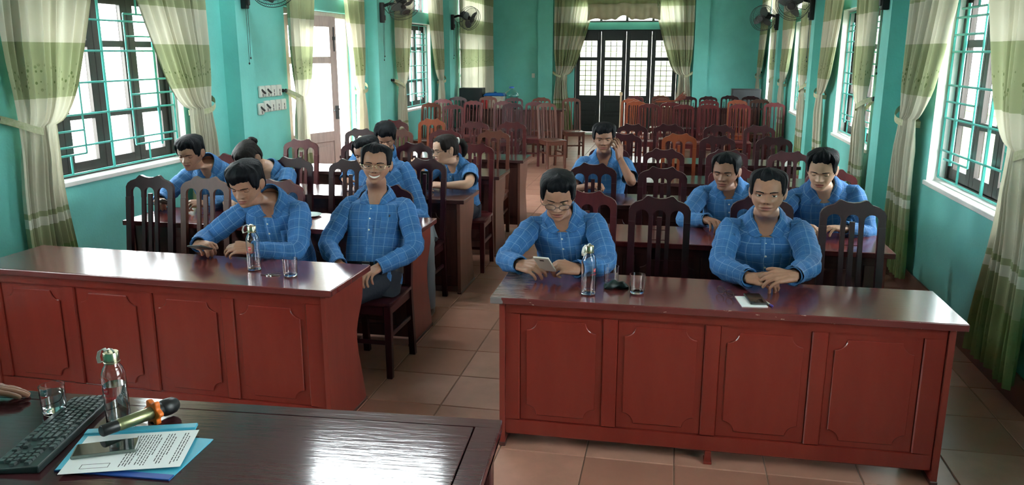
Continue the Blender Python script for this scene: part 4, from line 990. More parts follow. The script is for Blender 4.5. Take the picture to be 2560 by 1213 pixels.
    for t_ in np.linspace(-1, 1, 19):
        bx = mw*t_; bz = .0485+sm*.010*(bx/.025)**2; hh = (.0007+op*.0052)*math.sqrt(max(.02, 1-t_*t_)); y0 = [float(front_y(np.array([bx]), np.array([bz+q]), P)[0])-.0010 for q in (-hh, 0, hh)]
        rows.append([(bx, y0[0], bz-hh*1.1), (bx, min(y0)-.0004, bz), (bx, y0[2], bz+hh*.7)])
    bod.grid([xf(np.array(q)) for q in rows], False, m=5 if op else 3)
    # torso core and legs under the clothes
    G = [[tors(s, 2*PI*j/20, -.014)-org for j in range(20)] for s in np.linspace(-.05, 1.0, 14)]; bod.grid(G, True)
    rr_, ff_, _ = frame(.02); legs = []
    for sgn in (-1, 1):
        hip = H+rr_*.085*sgn+V3(0, 0, -.02)
        if stand: knee = hip+ff_*.02+V3(0, 0, -(H[2]-.02)*.5); ank = V3(hip[0], hip[1], .085)+ff_*-.01
        else:
            fwv = unit(V3(ff_[0], ff_[1], 0)); knee = hip+fwv*.40+rr_*.05*sgn; knee[2] = .515; ank = V3(knee[0], knee[1], .085)-fwv*(.04)
            if knees: knee = V3(*knees[0 if sgn < 0 else 1]); ank = V3(knee[0], knee[1], .085)-fwv*.04
        legs.append((hip, knee, ank, fwv if not stand else unit(V3(ff_[0], ff_[1], 0))))
        p_ = limb_path(hip, knee, ank, 14, .18); Gs, Us = tube_rings([q-org for q in p_], np.linspace(.068, .042, 14), 12); bod.grid(Gs, True)
    mats = [SKIN[skin], LIP, EYEW, IRIS, HAIR, TEETH]; bod.build('body', mats, root, smooth=180)
    # ---------------- trousers, belt, shoes
    tr = MB()
    G = [[tors(s, 2*PI*j/28, .006)-org for j in range(28)] for s in np.linspace(-.22, .06, 7)]; tr.grid(G, True); tr.add([q for q in G[0]], [list(range(28))[::-1]])
    for hip, knee, ank, fv in legs:
        p_ = limb_path(hip, knee, ank, 20, .20); Gs, Us = tube_rings([q-org for q in p_], np.interp(np.linspace(0, 1, 20), [0, .35, .5, .6, 1], [.088, .080, .070, .066, .058]), 18, .006, seed); tr.grid(Gs, True)
    tr.build('trousers', trousers, root, smooth=180)
    for hip, knee, ank, fv in legs:
        sv = np.cross(fv, V3(0, 0, 1)); rows = []
        for t_, wd, h in ((-.085, .022, .05), (-.075, .034, .075), (-.03, .038, .095), (.03, .040, .085), (.09, .046, .062), (.15, .042, .048), (.185, .026, .036), (.192, .01, .025)):
            c = V3(ank[0], ank[1], 0)+fv*t_-org; rows.append([c+sv*wd*math.cos(2*PI*j/14)*1.0+V3(0, 0, 1)*max(0.0, h*.5+h*.5*math.sin(2*PI*j/14)) for j in range(14)])
        b_ = MB().grid(rows, True); b_.add(rows[0], [list(range(14))]); b_.add(rows[-1], [list(range(14))[::-1]]); b_.build('shoe', SHOE, root, smooth=60)
    if belt:
        G = [[tors(s, 2*PI*j/40, .010)-org for j in range(40)] for s in (.055, .06, .125, .13)]; bo = MB().grid(G, True).build('belt', BELT, root, smooth=60)
        c = tors(.092, .0, .016)-org; r_, f_, t_ = frame(.09); m = MB(); pts = [c+r_*x+t_*z for x, z in ((-.022, -.018), (.022, -.018), (.022, .018), (-.022, .018))]; m.tube(pts, .0035, 6, closed=True); m.tube([c-r_*.02, c+r_*.02], .003, 6); m.build('buckle', CHROME, bo, smooth=60)
    # ---------------- hair
    th_top, th_side, zf, style = hair.get('top', .022)*.78, hair.get('side', .008)*.75, hair.get('line', .178)+.012, hair.get('style', 'short')
    aa2 = np.linspace(-PI, PI, 121)[:-1]; zz = np.concatenate([np.linspace(.052, .20, 42), np.linspace(.204, .2303, 14)]); G = []
    part = hair.get('part', 0.35)
    for z in zz:
        ad = np.abs(aa2); 
        wob = .005*np.sin(aa2*7+part*9)+.0015*np.sin(aa2*23+part*5)+hair.get('fringe', 0.)*np.exp(-((aa2-part*1.2)/.55)**2)
        hl = np.where(ad < .75, zf-wob, np.where(ad < 1.12, zf-wob+(.112-zf)*sstep(.75, 1.02, ad), np.where(ad < 1.35, .098+.0*ad, np.where(ad < 1.95, .098+.040*np.sin((ad-1.35)/.60*PI), hair.get('nape', .055)))))
        hl = np.where((ad >= 1.35) & (ad < 1.95), np.maximum(hl, .10), hl)
        if style == 'long': hl = np.where(ad >= 1.35, np.where(ad < 1.9, .118, .03), hl)
        msk = sstep(-.010, .026, z-hl)
        x, y, z3 = head_pt(aa2, np.full_like(aa2, z), {})
        tp = sstep(.14, .215, np.full_like(aa2, z)); off = th_side+(th_top-th_side)*tp+hair.get('quiff', .0)*sstep(.165, .20, z)*np.exp(-((aa2-part*.8)/.8)**2)
        st = np.array([mnoise.noise(Vector((math.sin(a)*9+seed, math.cos(a)*9, z*14+seed)))*.0035+mnoise.noise(Vector((a*26, z*10+seed, seed)))*.0022+mnoise.noise(Vector((math.sin(a)*3.1, math.cos(a)*3.1, z*9+seed*2)))*.005 for a in aa2])
        off = (off+st*float(sstep(.2300, .200, z)))*msk**.8-.004*(1-msk)
        p_ = np.stack([x, y, z3], 1); c = V3(0, .012, .115); dv = p_-c; ln_ = np.linalg.norm(dv, axis=1, keepdims=True); G.append(xf(c+dv*(1+off[:, None]/ln_)))
    hm = MB().grid(G, True); hm.add([q for q in G[-1]], [list(range(len(aa2)))])
    hmat = hair.get('mat', HAIR); ho = hm.build('hair', hmat, root, smooth=180)
    if style == 'long' and hair.get('tail'):
        pts = [xf(np.array(q)) for q in hair['tail']]; rr = hair.get('tailr', [.022, .030, .030, .024, .010]); Gs, Us = tube_rings(pts, rr, 14, .006, seed); MB().grid(Gs, True).build('ponytail', hmat, root, smooth=180)
        q = xf(np.array(hair['tail'][0])); q2 = xf(np.array(hair['tail'][1])); dv = Vector(q2-q).normalized(); u_ = dv.orthogonal().normalized(); w_ = dv.cross(u_)
        MB().tube([Vector(q)+dv*.012+(u_*math.cos(2*PI*j/14)+w_*math.sin(2*PI*j/14))*.026 for j in range(14)], .007, 6, closed=True).build('hair_tie', PLASTW, root, smooth=60)
    if style == 'bun':
        c = V3(.0, .112, .165); rows = [xf(np.array(q)) for q in sph(c, (.040, .034, .038), 16, 12)]
        rows = [[p_+(p_-xf(c))*.12*mnoise.noise(Vector(p_*60)) for p_ in row] for row in rows]; MB().grid(rows, True).build('bun', hmat, root, smooth=180)
    if glasses:
        gm_, half, drop = glasses; g = MB(); yl = -.101; zc = .113-drop
        for s in (-1, 1):
            pts = []
            for j in range(24):
                a = 2*PI*j/24; xx = s*.0325+.0235*math.copysign(abs(math.cos(a))**.7, math.cos(a)); z_ = zc+.0155*math.copysign(abs(math.sin(a))**.75, math.sin(a)); pts.append((xx, yl+.010*(abs(xx)/.055)**2, z_))
            pw_ = [xf(np.array(q)) for q in pts]; g.tube(pw_, .0013, 6, closed=True)
            g.tube([xf(np.array(q)) for q in ((s*.055, yl+.010, zc+.006), (s*.068, yl+.016, zc+.007), (s*.0785, -.06, zc+.006+drop*.3), (s*.080, .0, .122), (s*.079, .015, .112))], .0014, 6)
            ln_ = MB(); ln_.add([tuple(q) for q in pw_], [list(range(24))]); 
            g.tube([xf(np.array(q)) for q in ((s*.010, yl-.001, zc+.002), (s*.006, yl-.004, zc+.004), (0, yl-.005, zc+.005))], .0013, 6)
            lens = ln_
            if s < 0: l1 = lens
            else: l2 = lens
        go = g.build('glasses', gm_, root, smooth=60)
        l1.build('lens', PANE, go); l2.build('lens', PANE, go)
    return root, xf, arms, tors, org
GOLDF = mat('gold_wire', (.75, .62, .40), .2, metal=1); BLKF = mat('black_wire', (.02, .02, .022), .3)
FR = 'people in blue checked shirts'
# front row right
person('man with short black hair, hands clasped, seated at the front right desk facing the camera', (.49, 4.24, .54), (.480, 4.13, .995), (.470, 4.045, 1.142), yaw=-9, pitch=3, wl=(.378, 3.695, .795), wr=(.562, 3.668, .822),
       dl=(.97, -.24, -.06), dr=(-.97, -.25, -.06), pl='soft', pr='rest', ul=(-.05, -.45, .85), ur=(.05, -.5, .8), girth=1.12, hs=.170, hair=dict(top=.020, side=.010, line=.186, quiff=.010, part=-.4), P=dict(jaw=1.10, brow=-.5, gaze=(.05, .08)), eyes=.30, seed=1.3)
person('man in dark-rimmed glasses looking down at a white phone at the front right desk', (-.50, 4.22, .54), (-.545, 4.085, .985), (-.552, 3.965, 1.108), yaw=7, pitch=22, wl=(-.690, 3.690, .800), wr=(-.420, 3.690, .795),
       dl=(.85, -.52, .03), dr=(-.93, -.36, .16), pl='soft', pr='hold', ul=(-.45, -.35, .8), ur=(.2, -.5, .8), hs=.160, skin=0, hair=dict(top=.026, side=.010, line=.176, quiff=.012, part=.5), P=dict(), eyes=.86, glasses=(BLKF, 0, .010), seed=2.1)
# front row left
person('man with thick black hair looking down at a dark phone at the front left desk', (-2.18, 4.24, .54), (-2.195, 4.08, 1.000), (-2.255, 3.965, 1.112), yaw=-1, pitch=22, wl=(-2.470, 3.790, .795), wr=(-2.135, 3.745, .795),
       dl=(.82, -.57, .03), dr=(-.95, -.28, .06), pl='hold', pr='rest', ul=(.3, -.5, .8), ur=(.15, -.45, .85), hs=.164, face=.02, hair=dict(top=.032, side=.016, line=.168, fringe=.020, part=-.3, quiff=.010), P=dict(brow=-.3), eyes=.88, seed=3.7)
p2 = person('smiling man in gold wire glasses at the end of the front left desk', (-1.66, 4.23, .54), (-1.660, 4.36, 1.000), (-1.650, 4.335, 1.180), yaw=13, pitch=-1, roll=3, wl=(-1.755, 3.99, .665), wr=(-1.545, 4.02, .655),
       dl=(.2, -.9, -.25), dr=(-.35, -.85, -.25), pl='soft', pr='soft', polel=(-.9, .35, -.3), poler=(.9, .35, -.3), hs=.164, hair=dict(top=.020, side=.009, line=.188, quiff=.014, part=-.5), P=dict(smile=.85, teeth=1., jaw=1.02, gaze=(.05, 0)), eyes=.60, glasses=(GOLDF, 0, .0), belt=True, seed=4.4, knees=((-1.885, 3.89, .525), (-1.735, 3.87, .515)))
# second row left
person('smiling young man by the window looking down at a phone, second row left', (-3.27, 5.44, .54), (-3.285, 5.24, 1.010), (-3.345, 5.150, 1.112), yaw=2, pitch=18, wl=(-3.46, 4.90, .80), wr=(-3.11, 4.88, .795),
       dl=(.55, -.82, .1), dr=(-.75, -.62, .08), pl='hold', pr='hold', ul=(.3, -.5, .8), ur=(.1, -.4, .9), face=.04, shirt=SHIRT2, skin=0, hair=dict(top=.028, side=.012, line=.172, fringe=.012, part=-.4), P=dict(smile=.5), eyes=.85, seed=5.2)
person('woman with bun bending forward behind the front left man, second row', (-2.86, 5.50, .54), (-2.935, 5.48, .955), (-3.035, 5.385, 1.055), yaw=-18, pitch=48, wl=(-3.00, 5.00, .79), wr=(-2.72, 4.97, .79),
       dl=(.5, -.8, 0), dr=(-.5, -.8, 0), hs=.150, sleeve='short', skin=2, shirt=SHIRT2, face=-.1, hair=dict(top=.018, side=.012, line=.180, style='bun', mat=HAIRB, nape=.03), eyes=.9, pocket=False, seed=6.1)
person('man leaning sideways behind the smiling man in glasses, second row left', (-1.83, 5.44, .54), (-2.065, 5.50, .955), (-2.150, 5.475, 1.100), yaw=-10, pitch=14, roll=-8, wl=(-2.08, 5.15, .74), wr=(-1.80, 5.10, .72),
       dl=(.6, -.75, 0), dr=(-.6, -.75, -.1), tilt=-.16, hs=.172, skin=0, er=(-1.715, 5.38, .66), hair=dict(top=.024, side=.012, line=.176), trousers=GREYT, eyes=.75, seed=7.3, knees=((-1.83, 5.08, .51), (-1.61, 5.06, .515)))
# third row left
person('man with head bowed and hand at his mouth, third row left', (-2.62, 6.50, .54), (-2.405, 6.55, .985), (-2.375, 6.475, 1.110), yaw=14, pitch=30, wl=(-2.58, 6.06, .80), wr=(-2.30, 6.24, .97),
       dl=(.5, -.8, 0), dr=(-.30, .10, .9), ur=(.2, -1, .1), pr='fist', er=(-2.15, 6.21, .79), hs=.166, shirt=SHIRT2, skin=0, hair=dict(top=.030, side=.014, line=.170), eyes=.85, seed=8.8)
p7 = person('woman with ponytail and glasses in profile holding a phone, third row left', (-1.72, 6.46, .54), (-1.745, 6.33, .930), (-1.780, 6.235, 1.050), yaw=-50, pitch=12, wl=(-1.93, 6.04, .86), wr=(-1.735, 5.975, .790),
       dl=(-.2, -.3, .85), dr=(-.98, -.10, .06), ul=(.3, -.9, 0), ur=(.1, -.3, .9), pl='soft', pr='hold', er=(-1.535, 6.02, .795), hs=.142, sleeve='short', skin=2, shirt=SHIRT2, face=-.25, hscale=1.0,
       hair=dict(top=.016, side=.010, line=.186, style='long', mat=HAIRB, tail=[(0, .105, .155), (0, .150, .135), (0, .165, .085), (0, .155, .035), (0, .140, -.015)]), glasses=(BLKF, 0, .0), eyes=.62, pocket=False, seed=9.4)
# third row right
person('man resting his cheek on his raised hand, alone in the third row right', (-.53, 6.60, .54), (-.530, 6.45, 1.000), (-.527, 6.365, 1.150), yaw=3, pitch=6, wl=(-.600, 6.165, .80), wr=(-.395, 6.290, 1.000),
       dl=(.80, -.60, .02), dr=(-.16, -.04, .95), ul=(0, -.3, 1), ur=(.75, -.55, .25), pl='fist', pr='cheek', er=(-.285, 6.215, .805), hs=.164, sleeve='short', skin=1, shirt=SHIRT2, hair=dict(top=.030, side=.012, line=.172, fringe=.018, part=-.2), P=dict(brow=-.6), eyes=.6, seed=10.5)
# second row right
person('older man with greying temples looking aside, second row right', (.41, 5.50, .54), (.372, 5.335, .975), (.345, 5.215, 1.075), yaw=-17, pitch=8, wl=(.235, 4.985, .80), wr=(.50, 5.02, .795),
       dl=(.45, -.88, 0), dr=(-.85, -.5, 0), pl='soft', pr='soft', hs=.160, skin=1, hair=dict(top=.022, side=.009, line=.184, quiff=.010), P=dict(jaw=.96, gaze=(-.3, 0)), eyes=.58, shirt=SHIRT2, seed=11.2)
person('young man with swept-back hair and lowered eyes, second row right by the window', (1.03, 5.46, .54), (.925, 5.165, 1.010), (.885, 5.030, 1.128), yaw=-16, pitch=16, wl=(.765, 4.935, .80), wr=(1.015, 4.915, .795),
       dl=(.72, -.68, 0), dr=(-.92, -.38, .05), pl='soft', pr='rest', hs=.170, girth=1.05, skin=2, hair=dict(top=.032, side=.008, line=.186, quiff=.018, part=.5), P=dict(jaw=1.06), eyes=.84, seed=12.6)
# person standing outside the frame on the left, hand on the front table
person('person standing beyond the left picture edge with one hand on the front table', (-2.72, 1.86, .92), (-2.70, 1.90, 1.42), (-2.69, 1.93, 1.60), yaw=100, pitch=20, face=1.45, twist=1.45, wl=(-2.62, 1.60, .95), wr=(-2.085, 1.945, .785),
       dr=(.96, .26, -.06), ur=(-.05, .05, 1), pr='flat', dl=(.3, 0, -1), stand=True, sleeve='short', skin=1, er=(-2.34, 1.98, 1.05), hs=.165, seed=13.9, pocket=False)
# ================================================================ FRONT TABLE AND THE THINGS ON IT
PT = empty('table', (-1.38, 1.72, 0), .062, label='dark maroon wooden table at the lower left edge of the picture', category='table')
PX0, PX1, PY0, PY1, PZ = -.96, .952, -.42, .352, .75
PTOP = mat('polished_maroon_top', (.050, .015, .018), .10, col2=(.064, .020, .023), scale=3, stretch=(.6, 5, 1), bump=.05, bscale=14)
PTW = mat('maroon_table_wood', (.05, .014, .014), .3, var=.2, scale=5)
MB().box(PX0+.075, PX1-.075, PY0+.06, PY1-.058, PZ-.03, PZ).build('top_panel', PTOP, PT, bevel=.002)
m = MB(); g = .003
m.box(PX0, PX1, PY1-.055, PY1, PZ-.032, PZ).box(PX0, PX1, PY0, PY0+.057, PZ-.032, PZ).box(PX0, PX0+.072, PY0+.057, PY1-.055, PZ-.032, PZ).box(PX1-.072, PX1, PY0+.057, PY1-.055, PZ-.032, PZ)
m.build('top_frame', PTOP, PT, bevel=.0025)
MB().box(PX0+.07, PX1-.07, PY0+.05, PY1-.05, PZ-.034, PZ-.028).build('groove', BLACK, PT)
for x in (PX0+.05, PX1-.05):
    for y in (PY0+.05, PY1-.05): MB().box(x-.028, x+.028, y-.028, y+.028, 0, PZ-.034).build('leg', PTW, PT, bevel=.004)
MB().box(PX0+.08, PX1-.08, PY1-.06, PY1-.04, PZ-.13, PZ-.034).box(PX0+.08, PX1-.08, PY0+.04, PY0+.06, PZ-.13, PZ-.034).box(PX0+.04, PX0+.06, PY0+.08, PY1-.08, PZ-.13, PZ-.034).box(PX1-.06, PX1-.04, PY0+.08, PY1-.08, PZ-.13, PZ-.034).build('apron', PTW, PT)

# keyboard
KB = empty('keyboard', (-1.664, 1.792, PZ), R(-76.4), label='black computer keyboard lying on the front table', category='keyboard')
m = MB(); m.add([(-.222, -.066, 0), (.222, -.066, 0), (.222, .066, 0), (-.222, .066, 0), (-.222, -.066, .012), (.222, -.066, .012), (.222, .066, .021), (-.222, .066, .021)], [(0, 3, 2, 1), (4, 5, 6, 7), (0, 1, 5, 4), (1, 2, 6, 5), (2, 3, 7, 6), (3, 0, 4, 7)])
KBM = mat('keyboard_plastic', (.020, .030, .030), .35)
m.build('case', KBM, KB, bevel=.004, seg=2)
def key_mesh(w):
    m = MB(); a, b, h = w/2, .0075, .0065
    m.add([(-a, -b, 0), (a, -b, 0), (a, b, 0), (-a, b, 0), (-a+.0018, -b+.0016, h), (a-.0018, -b+.0016, h), (a-.0018, b-.0016, h), (-a+.0018, b-.0016, h)], [(4, 5, 6, 7), (0, 1, 5, 4), (1, 2, 6, 5), (2, 3, 7, 6), (3, 0, 4, 7)]); return m.mesh('key', mat('key_plastic', (.055, .070, .070), .4))
KM = {}
sl = math.atan2(.009, .132)
def key(x, y, w):
    w = round(w, 4)
    if w not in KM: KM[w] = key_mesh(w)
    link('key', KM[w], KB, (x, y, .0165+y*.068), rot=(sl, 0, 0))
U = .0186
def krow(y, x, widths, gap=.0022):
    for w in widths:
        if w > 0: key(x+w*U/2, y, w*U-gap)
        x += abs(w)*U
X0 = -.212
krow(.052, X0, [1, -1, 1, 1, 1, 1, -.5, 1, 1, 1, 1, -.5, 1, 1, 1, 1, -.35, 1, 1, 1])
krow(.029, X0, [1]*13+[2, -.35, 1, 1, 1, -.35, 1, 1, 1, 1]); krow(.0105, X0, [1.5]+[1]*12+[1.5, -.35, 1, 1, 1, -.35, 1, 1, 1])
krow(-.008, X0, [1.75]+[1]*11+[2.25, -3.7, 1, 1, 1, 1]); krow(-.0265, X0, [2.25]+[1]*10+[2.75, -1.35, 1, -1.35, 1, 1, 1]); krow(-.045, X0, [1.25]*3+[6.25]+[1.25]*4+[-.35, 1, 1, 1, -.35, 2, 1])

def bottle(x, y, z, label, water=.0, rz=0, red=True, cap=GOLDM):
    o = empty('water_bottle', (x, y, z), rz, label=label, category='bottle', group='glass water bottles with strap lids')
    t = .0022; out = [(.001, 0), (.028, 0), (.0325, .004), (.0328, .02), (.0328, .150), (.0315, .163), (.026, .178), (.0205, .187), (.0195, .199)]
    inn = [(.0195-t, .199), (.0205-t, .187), (.026-t, .178), (.0315-t, .163), (.0328-t, .150), (.0328-t, .02), (.0318-t, .010), (.024, .008), (.001, .009)]
    MB().lathe(out+inn, 32).build('glass_body', TUMB, o, smooth=50)
    if water: MB().lathe([(.001, .0095), (.024, .0085), (.0312-t, .0105), (.0325-t, .02), (.0325-t, water), (.001, water)], 32).build('water', WATER, o, smooth=50)
    co = MB().lathe([(.001, .193), (.0225, .193), (.0225, .197), (.0215, .198), (.0215, .222), (.0195, .225), (.001, .225)], 28).build('cap', cap, o, smooth=40)
    pts = [(-.016, 0, .226), (-.024, 0, .232), (-.042, 0, .222), (-.050, 0, .202), (-.047, 0, .186), (-.036, 0, .188), (-.023, 0, .195)]
    m = MB(); G = [[(px, dy, pz) for dy in (-.006, -.002, .002, .006)] for px, py, pz in pts]; s = m.grid(G).build('strap', PLASTW, co, smooth=180); s.modifiers.new('t', 'SOLIDIFY').thickness = .002
    MB().tube([(-.012, 0, .2255), (-.006, 0, .232), (.006, 0, .232), (.012, 0, .2255)], .003, 8).build('ring', CHROME, co, smooth=60)
    if red:
        RP = mat('red_print', (.50, .02, .03), .5); r = .0333
        def wrap(u, v): return (r*math.sin(u/r), -r*math.cos(u/r), v)
        G = [[wrap(u, v) for u in np.linspace(-.008, .008, 8)] for v in (.108, .124)]; MB().grid(G).build('logo', RP, o)
        def word(body, size, zc, rr, mt, name):
            cu = bpy.data.curves.new('t', 'FONT'); cu.body = body; cu.size = size; cu.align_x = 'CENTER'; cu.align_y = 'CENTER'
            to_ = bpy.data.objects.new('t', cu); COL.objects.link(to_); dg = bpy.context.evaluated_depsgraph_get(); me = bpy.data.meshes.new_from_object(to_.evaluated_get(dg)); bpy.data.objects.remove(to_)
            for v in me.vertices: u, w = v.co.x, v.co.y; v.co = (rr*math.sin(u/rr), -rr*math.cos(u/rr), zc+w)
            me.materials.clear(); me.materials.append(mt); link(name, me, o)
        word('HT', .011, .116, r+.0003, PAPER, 'logo_letters'); word('VIETTRUNG', .0095, .096, r, RP, 'lettering')
    return o
def tumbler(x, y, z, label, water=0.):
    o = empty('drinking_glass', (x, y, z), label=label, category='glass', group='clear drinking glasses')
    out = [(.001, 0), (.028, 0), (.0315, .004), (.0335, .02), (.0355, .088)]; inn = [(.0338, .088), (.0318, .022), (.029, .012), (.001, .011)]
    MB().lathe(out+inn, 32).build('glass_body', TUMB, o, smooth=50)
    if water: MB().lathe([(.001, .0115), (.0288, .0125), (.0316, .022), (.0316+(.0338-.0316)*(water-.022)/.066, water), (.001, water)], 32).build('water', WATER, o, smooth=50)
    return o
bottle(-1.530, 1.878, PZ, 'glass bottle half full of water beside the keyboard on the front table', .128, R(-8))
tumbler(-1.772, 1.912, PZ, 'glass of water at the far end of the keyboard', .066)
# folders, paper, phone, microphone on the front table
def flat_box(name, cx, cy, z, L, Wd, h, ang, mt, label, cat, bev=.0008):
    o = empty(name, (cx, cy, z), ang, label=label, category=cat); MB().box(-L/2, L/2, -Wd/2, Wd/2, 0, h).build('cover', mt, o, bevel=bev); return o
f2 = flat_box('folder', -1.365, 1.728, PZ, .318, .222, .0035, R(3), BLUEF, 'light blue folder under the papers, corner sticking out right', 'folder')
MB().box(-.159, .159, -.113, -.088, .0003, .0052).build('spine_bar', BLUED, f2, bevel=.001)
f1 = flat_box('folder', -1.405, 1.758, PZ+.0056, .300, .222, .0035, R(18.9), BLUEF, 'light blue folder with spine bar lying under the microphone', 'folder')
MB().box(-.150, .150, .082, .112, .0003, .0075).build('spine_bar', BLUEF, f1, bevel=.002)
f3 = flat_box('folder', -1.955, 1.640, PZ, .30, .215, .0035, R(-14), BLUEF, 'light blue folder cut by the left edge beneath the keyboard', 'folder')
MB().box(-.15, .15, .092, .109, .0003, .005).build('spine_bar', BLUED, f3, bevel=.001)
pz = PZ+.0095
pp = MB().box(-.1485, .1485, -.105, .105, 0, .0006).build('paper_sheet', PAPER, loc=(-1.380, 1.730, pz), rz=R(19.2)); pp['label'] = 'printed white sheet lying under the dark phone'; pp['category'] = 'paper'
m = MB(); rnd = random.Random(4)
for r in range(19):
    x = .132-.0075*r-(.006 if r > 3 else 0); y = .088-(0 if r not in (0, 4, 9) else .02)
    if r in (3, 8): continue
    while y > -.085:
        w = rnd.uniform(.006, .018)
        if y-w < -.088 or (r % 5 == 4 and y < -.03): break
        m.box(x-.0012, x+.0012, y-w, y, .0006, .0008); y -= w+.0035
m.build('printed_text', INK, pp)
m = MB()
for a, b, c, d in ((-.105, -.035, -.084, -.0825), (-.105, -.035, -.0625, -.061), (-.105, -.1035, -.084, -.061), (-.0365, -.035, -.084, -.061)): m.box(a, b, c, d, .0006, .0008)
m.build('printed_box', INK, pp)
def phone(name, loc, rot, label, back=False, case=BLACK, L=.160, Wd=.076, t=.0085):
    o = empty(name, loc, label=label, category='phone', group='mobile phones'); o.rotation_euler = rot
    MB().box(-L/2, L/2, -Wd/2, Wd/2, 0, t).build('body', case, o, bevel=.0035, seg=2)
    MB().box(-L/2+.005, L/2-.005, -Wd/2+.004, Wd/2-.004, t, t+.0006).build('screen', SCREEN, o)
    if back: MB().box(L/2-.034, L/2-.024, -.012, .012, -.0015, 0).build('camera', BLACK, o, bevel=.0006)
    return o
phone('mobile_phone', (-1.452, 1.722, pz+.0008), (0, 0, R(27)), 'dark phone in a clear case lying on the printed sheet', case=mat('clear_case', (.16, .19, .17), .2))
# microphone
mc = empty('microphone', (-1.500, 1.768, PZ+.036), label='gold and black microphone with an orange ring', category='microphone')
ax = Vector((.083, .207, -.006)).normalized(); L = .235; q = ax.to_track_quat('Z', 'Y')
mc.rotation_euler = q.to_euler()
GREENM = mat('olive_gold_metal', (.24, .25, .13), .3, metal=.8)
MB().lathe([(.001, 0), (.014, 0), (.0165, .003), (.0165, .046)], 24).build('end_cap', BLACK, mc, smooth=40)
MB().lathe([(.0160, .046), (.0160, .05), (.0172, .052), (.0185, .150), (.0180, .152)], 24).build('handle', GREENM, mc, smooth=40)
MB().lathe([(.019, .158), (.021, .162), (.022, .178), (.020, .182), (.0245, .188), (.0255, .205), (.024, .222), (.016, .234), (.001, .237)], 24).build('grille_head', BLACK, mc, smooth=40)
m = MB(); out = []; n = 48
for i in range(n): a = 2*PI*i/n; r = .034+.006*math.cos(6*a); out.append((r*math.cos(a), r*math.sin(a)))
m.prism(out, 2, .150, .166); m.build('orange_ring', ORANGE, mc, bevel=.003, seg=2, smooth=50)

# ================================================================ THINGS ON THE FRONT DESKS
bottle(-2.030, 3.575, DZ, 'glass bottle with looped white strap on the front left desk', 0, R(0))
kr = empty('keys', (-1.905, 3.49, DZ), R(15), label='bunch of keys on a ring on the front left desk', category='keys')
MB().tube([(.016*math.cos(2*PI*i/20), .016*math.sin(2*PI*i/20), .002) for i in range(20)], .002, 6, closed=True).build('ring', CHROME, kr, smooth=60)
for a, mt, l in ((.2, CHROME, .042), (-.25, GOLDM, .038), (.65, BLACK, .045), (2.9, BLACK, .03)):
    c, s = math.cos(a), math.sin(a); m = MB(); m.prism([(.016*c+.009*math.cos(b), .016*s+.009*math.sin(b)) for b in np.linspace(0, 2*PI, 12, endpoint=False)], 2, .001, .0045); m.bar((.02*c, .02*s, .003), (c*(.016+l), s*(.016+l), .003), .006, .0025); m.build('key', mt, kr)
tumbler(-1.800, 3.505, DZ, 'empty glass beside the keys on the front left desk')
phone('mobile_phone', (-2.400, 3.690, .800), (R(24), R(10), R(150)), 'dark phone in the hands of the man at the front left desk', L=.150, Wd=.072)
bottle(-.342, 3.495, DZ, 'glass bottle with brass cap on the front right desk', 0, R(60))
tumbler(-.252, 3.672, DZ, 'empty glass behind the dark folded mask on the front right desk')
tumbler(-.125, 3.552, DZ, 'empty glass standing alone in the middle of the front right desk')
m = MB(); G = []
for i in range(15):
    t = i/14; row = []
    for j in range(16):
        a = 2*PI*j/16; w = .026*math.sin(PI*min(1, t*.9+.08))**.6+.002; h = .017*math.sin(PI*min(1, t*.9+.08))**.7+.002
        row.append(((t-.5)*.115, math.cos(a)*w*(1+.15*math.sin(t*9)), max(0, h+h*math.sin(a)+.005*math.sin(t*14+a*2))))
    G.append(row)
m.grid(G, True); m.add(G[0], [list(range(16))[::-1]]); m.add(G[-1], [list(range(16))]); k = m.build('face_mask', mat('dark_green_cloth', (.008, .022, .022), .45, var=.4, scale=40), smooth=180, loc=(-.222, 3.605, DZ), rz=R(18)); k['label'] = 'crumpled dark green face mask between the two glasses'; k['category'] = 'mask'
ph = empty('mobile_phone', (-.548, 3.655, .790), label='white phone held by the man in glasses at the front right desk', category='phone', group='mobile phones'); ph.rotation_euler = (R(52), 0, R(-10))
MB().box(-.039, .039, -.0045, .0045, 0, .150).build('body', mat('pale_phone_shell', (.62, .60, .52), .3), ph, bevel=.004, seg=2)
MB().box(-.035, .035, .0045, .0052, .006, .144).build('screen', SCREEN, ph); MB().box(-.010, .010, -.0062, -.0045, .120, .130).build('camera', BLACK, ph, bevel=.0006)
gl = empty('spectacles', (.268, 3.585, DZ), R(-52), label='folded spectacles on the front right desk', category='spectacles')
m = MB()
for s in (-1, 1): m.tube([(s*.031+.024*math.cos(2*PI*i/20), -.004, .020+.017*math.sin(2*PI*i/20)) for i in range(20)], .002, 6, closed=True)
m.tube([(-.008, -.004, .024), (0, -.006, .027), (.008, -.004, .024)], .0014, 6); m.build('rim', BLKF, gl, smooth=60)
for s in (-1, 1):
    MB().tube([(s*.056, -.002, .026), (s*.058, .006, .024), (s*.02, .012+.004*s, .014), (-s*.045, .014+.004*s, .004)], .0016, 6).build('temple', BLKF, gl, smooth=60)
    MB().add([(s*.031+.0235*math.cos(2*PI*i/20), -.004, .020+.0165*math.sin(2*PI*i/20)) for i in range(20)], [list(range(20))]).build('lens', PANE, gl)
nb = MB().box(-.055, .055, -.075, .075, 0, .004).build('notepad', PAPER, loc=(.372, 3.512, DZ), rz=R(8), bevel=.0008); nb['label'] = 'white notepad under the phone on the front right desk'; nb['category'] = 'notepad'
phone('mobile_phone', (.392, 3.535, DZ+.0045), (0, 0, R(98)), 'black phone lying on the white notepad', L=.148, Wd=.074)
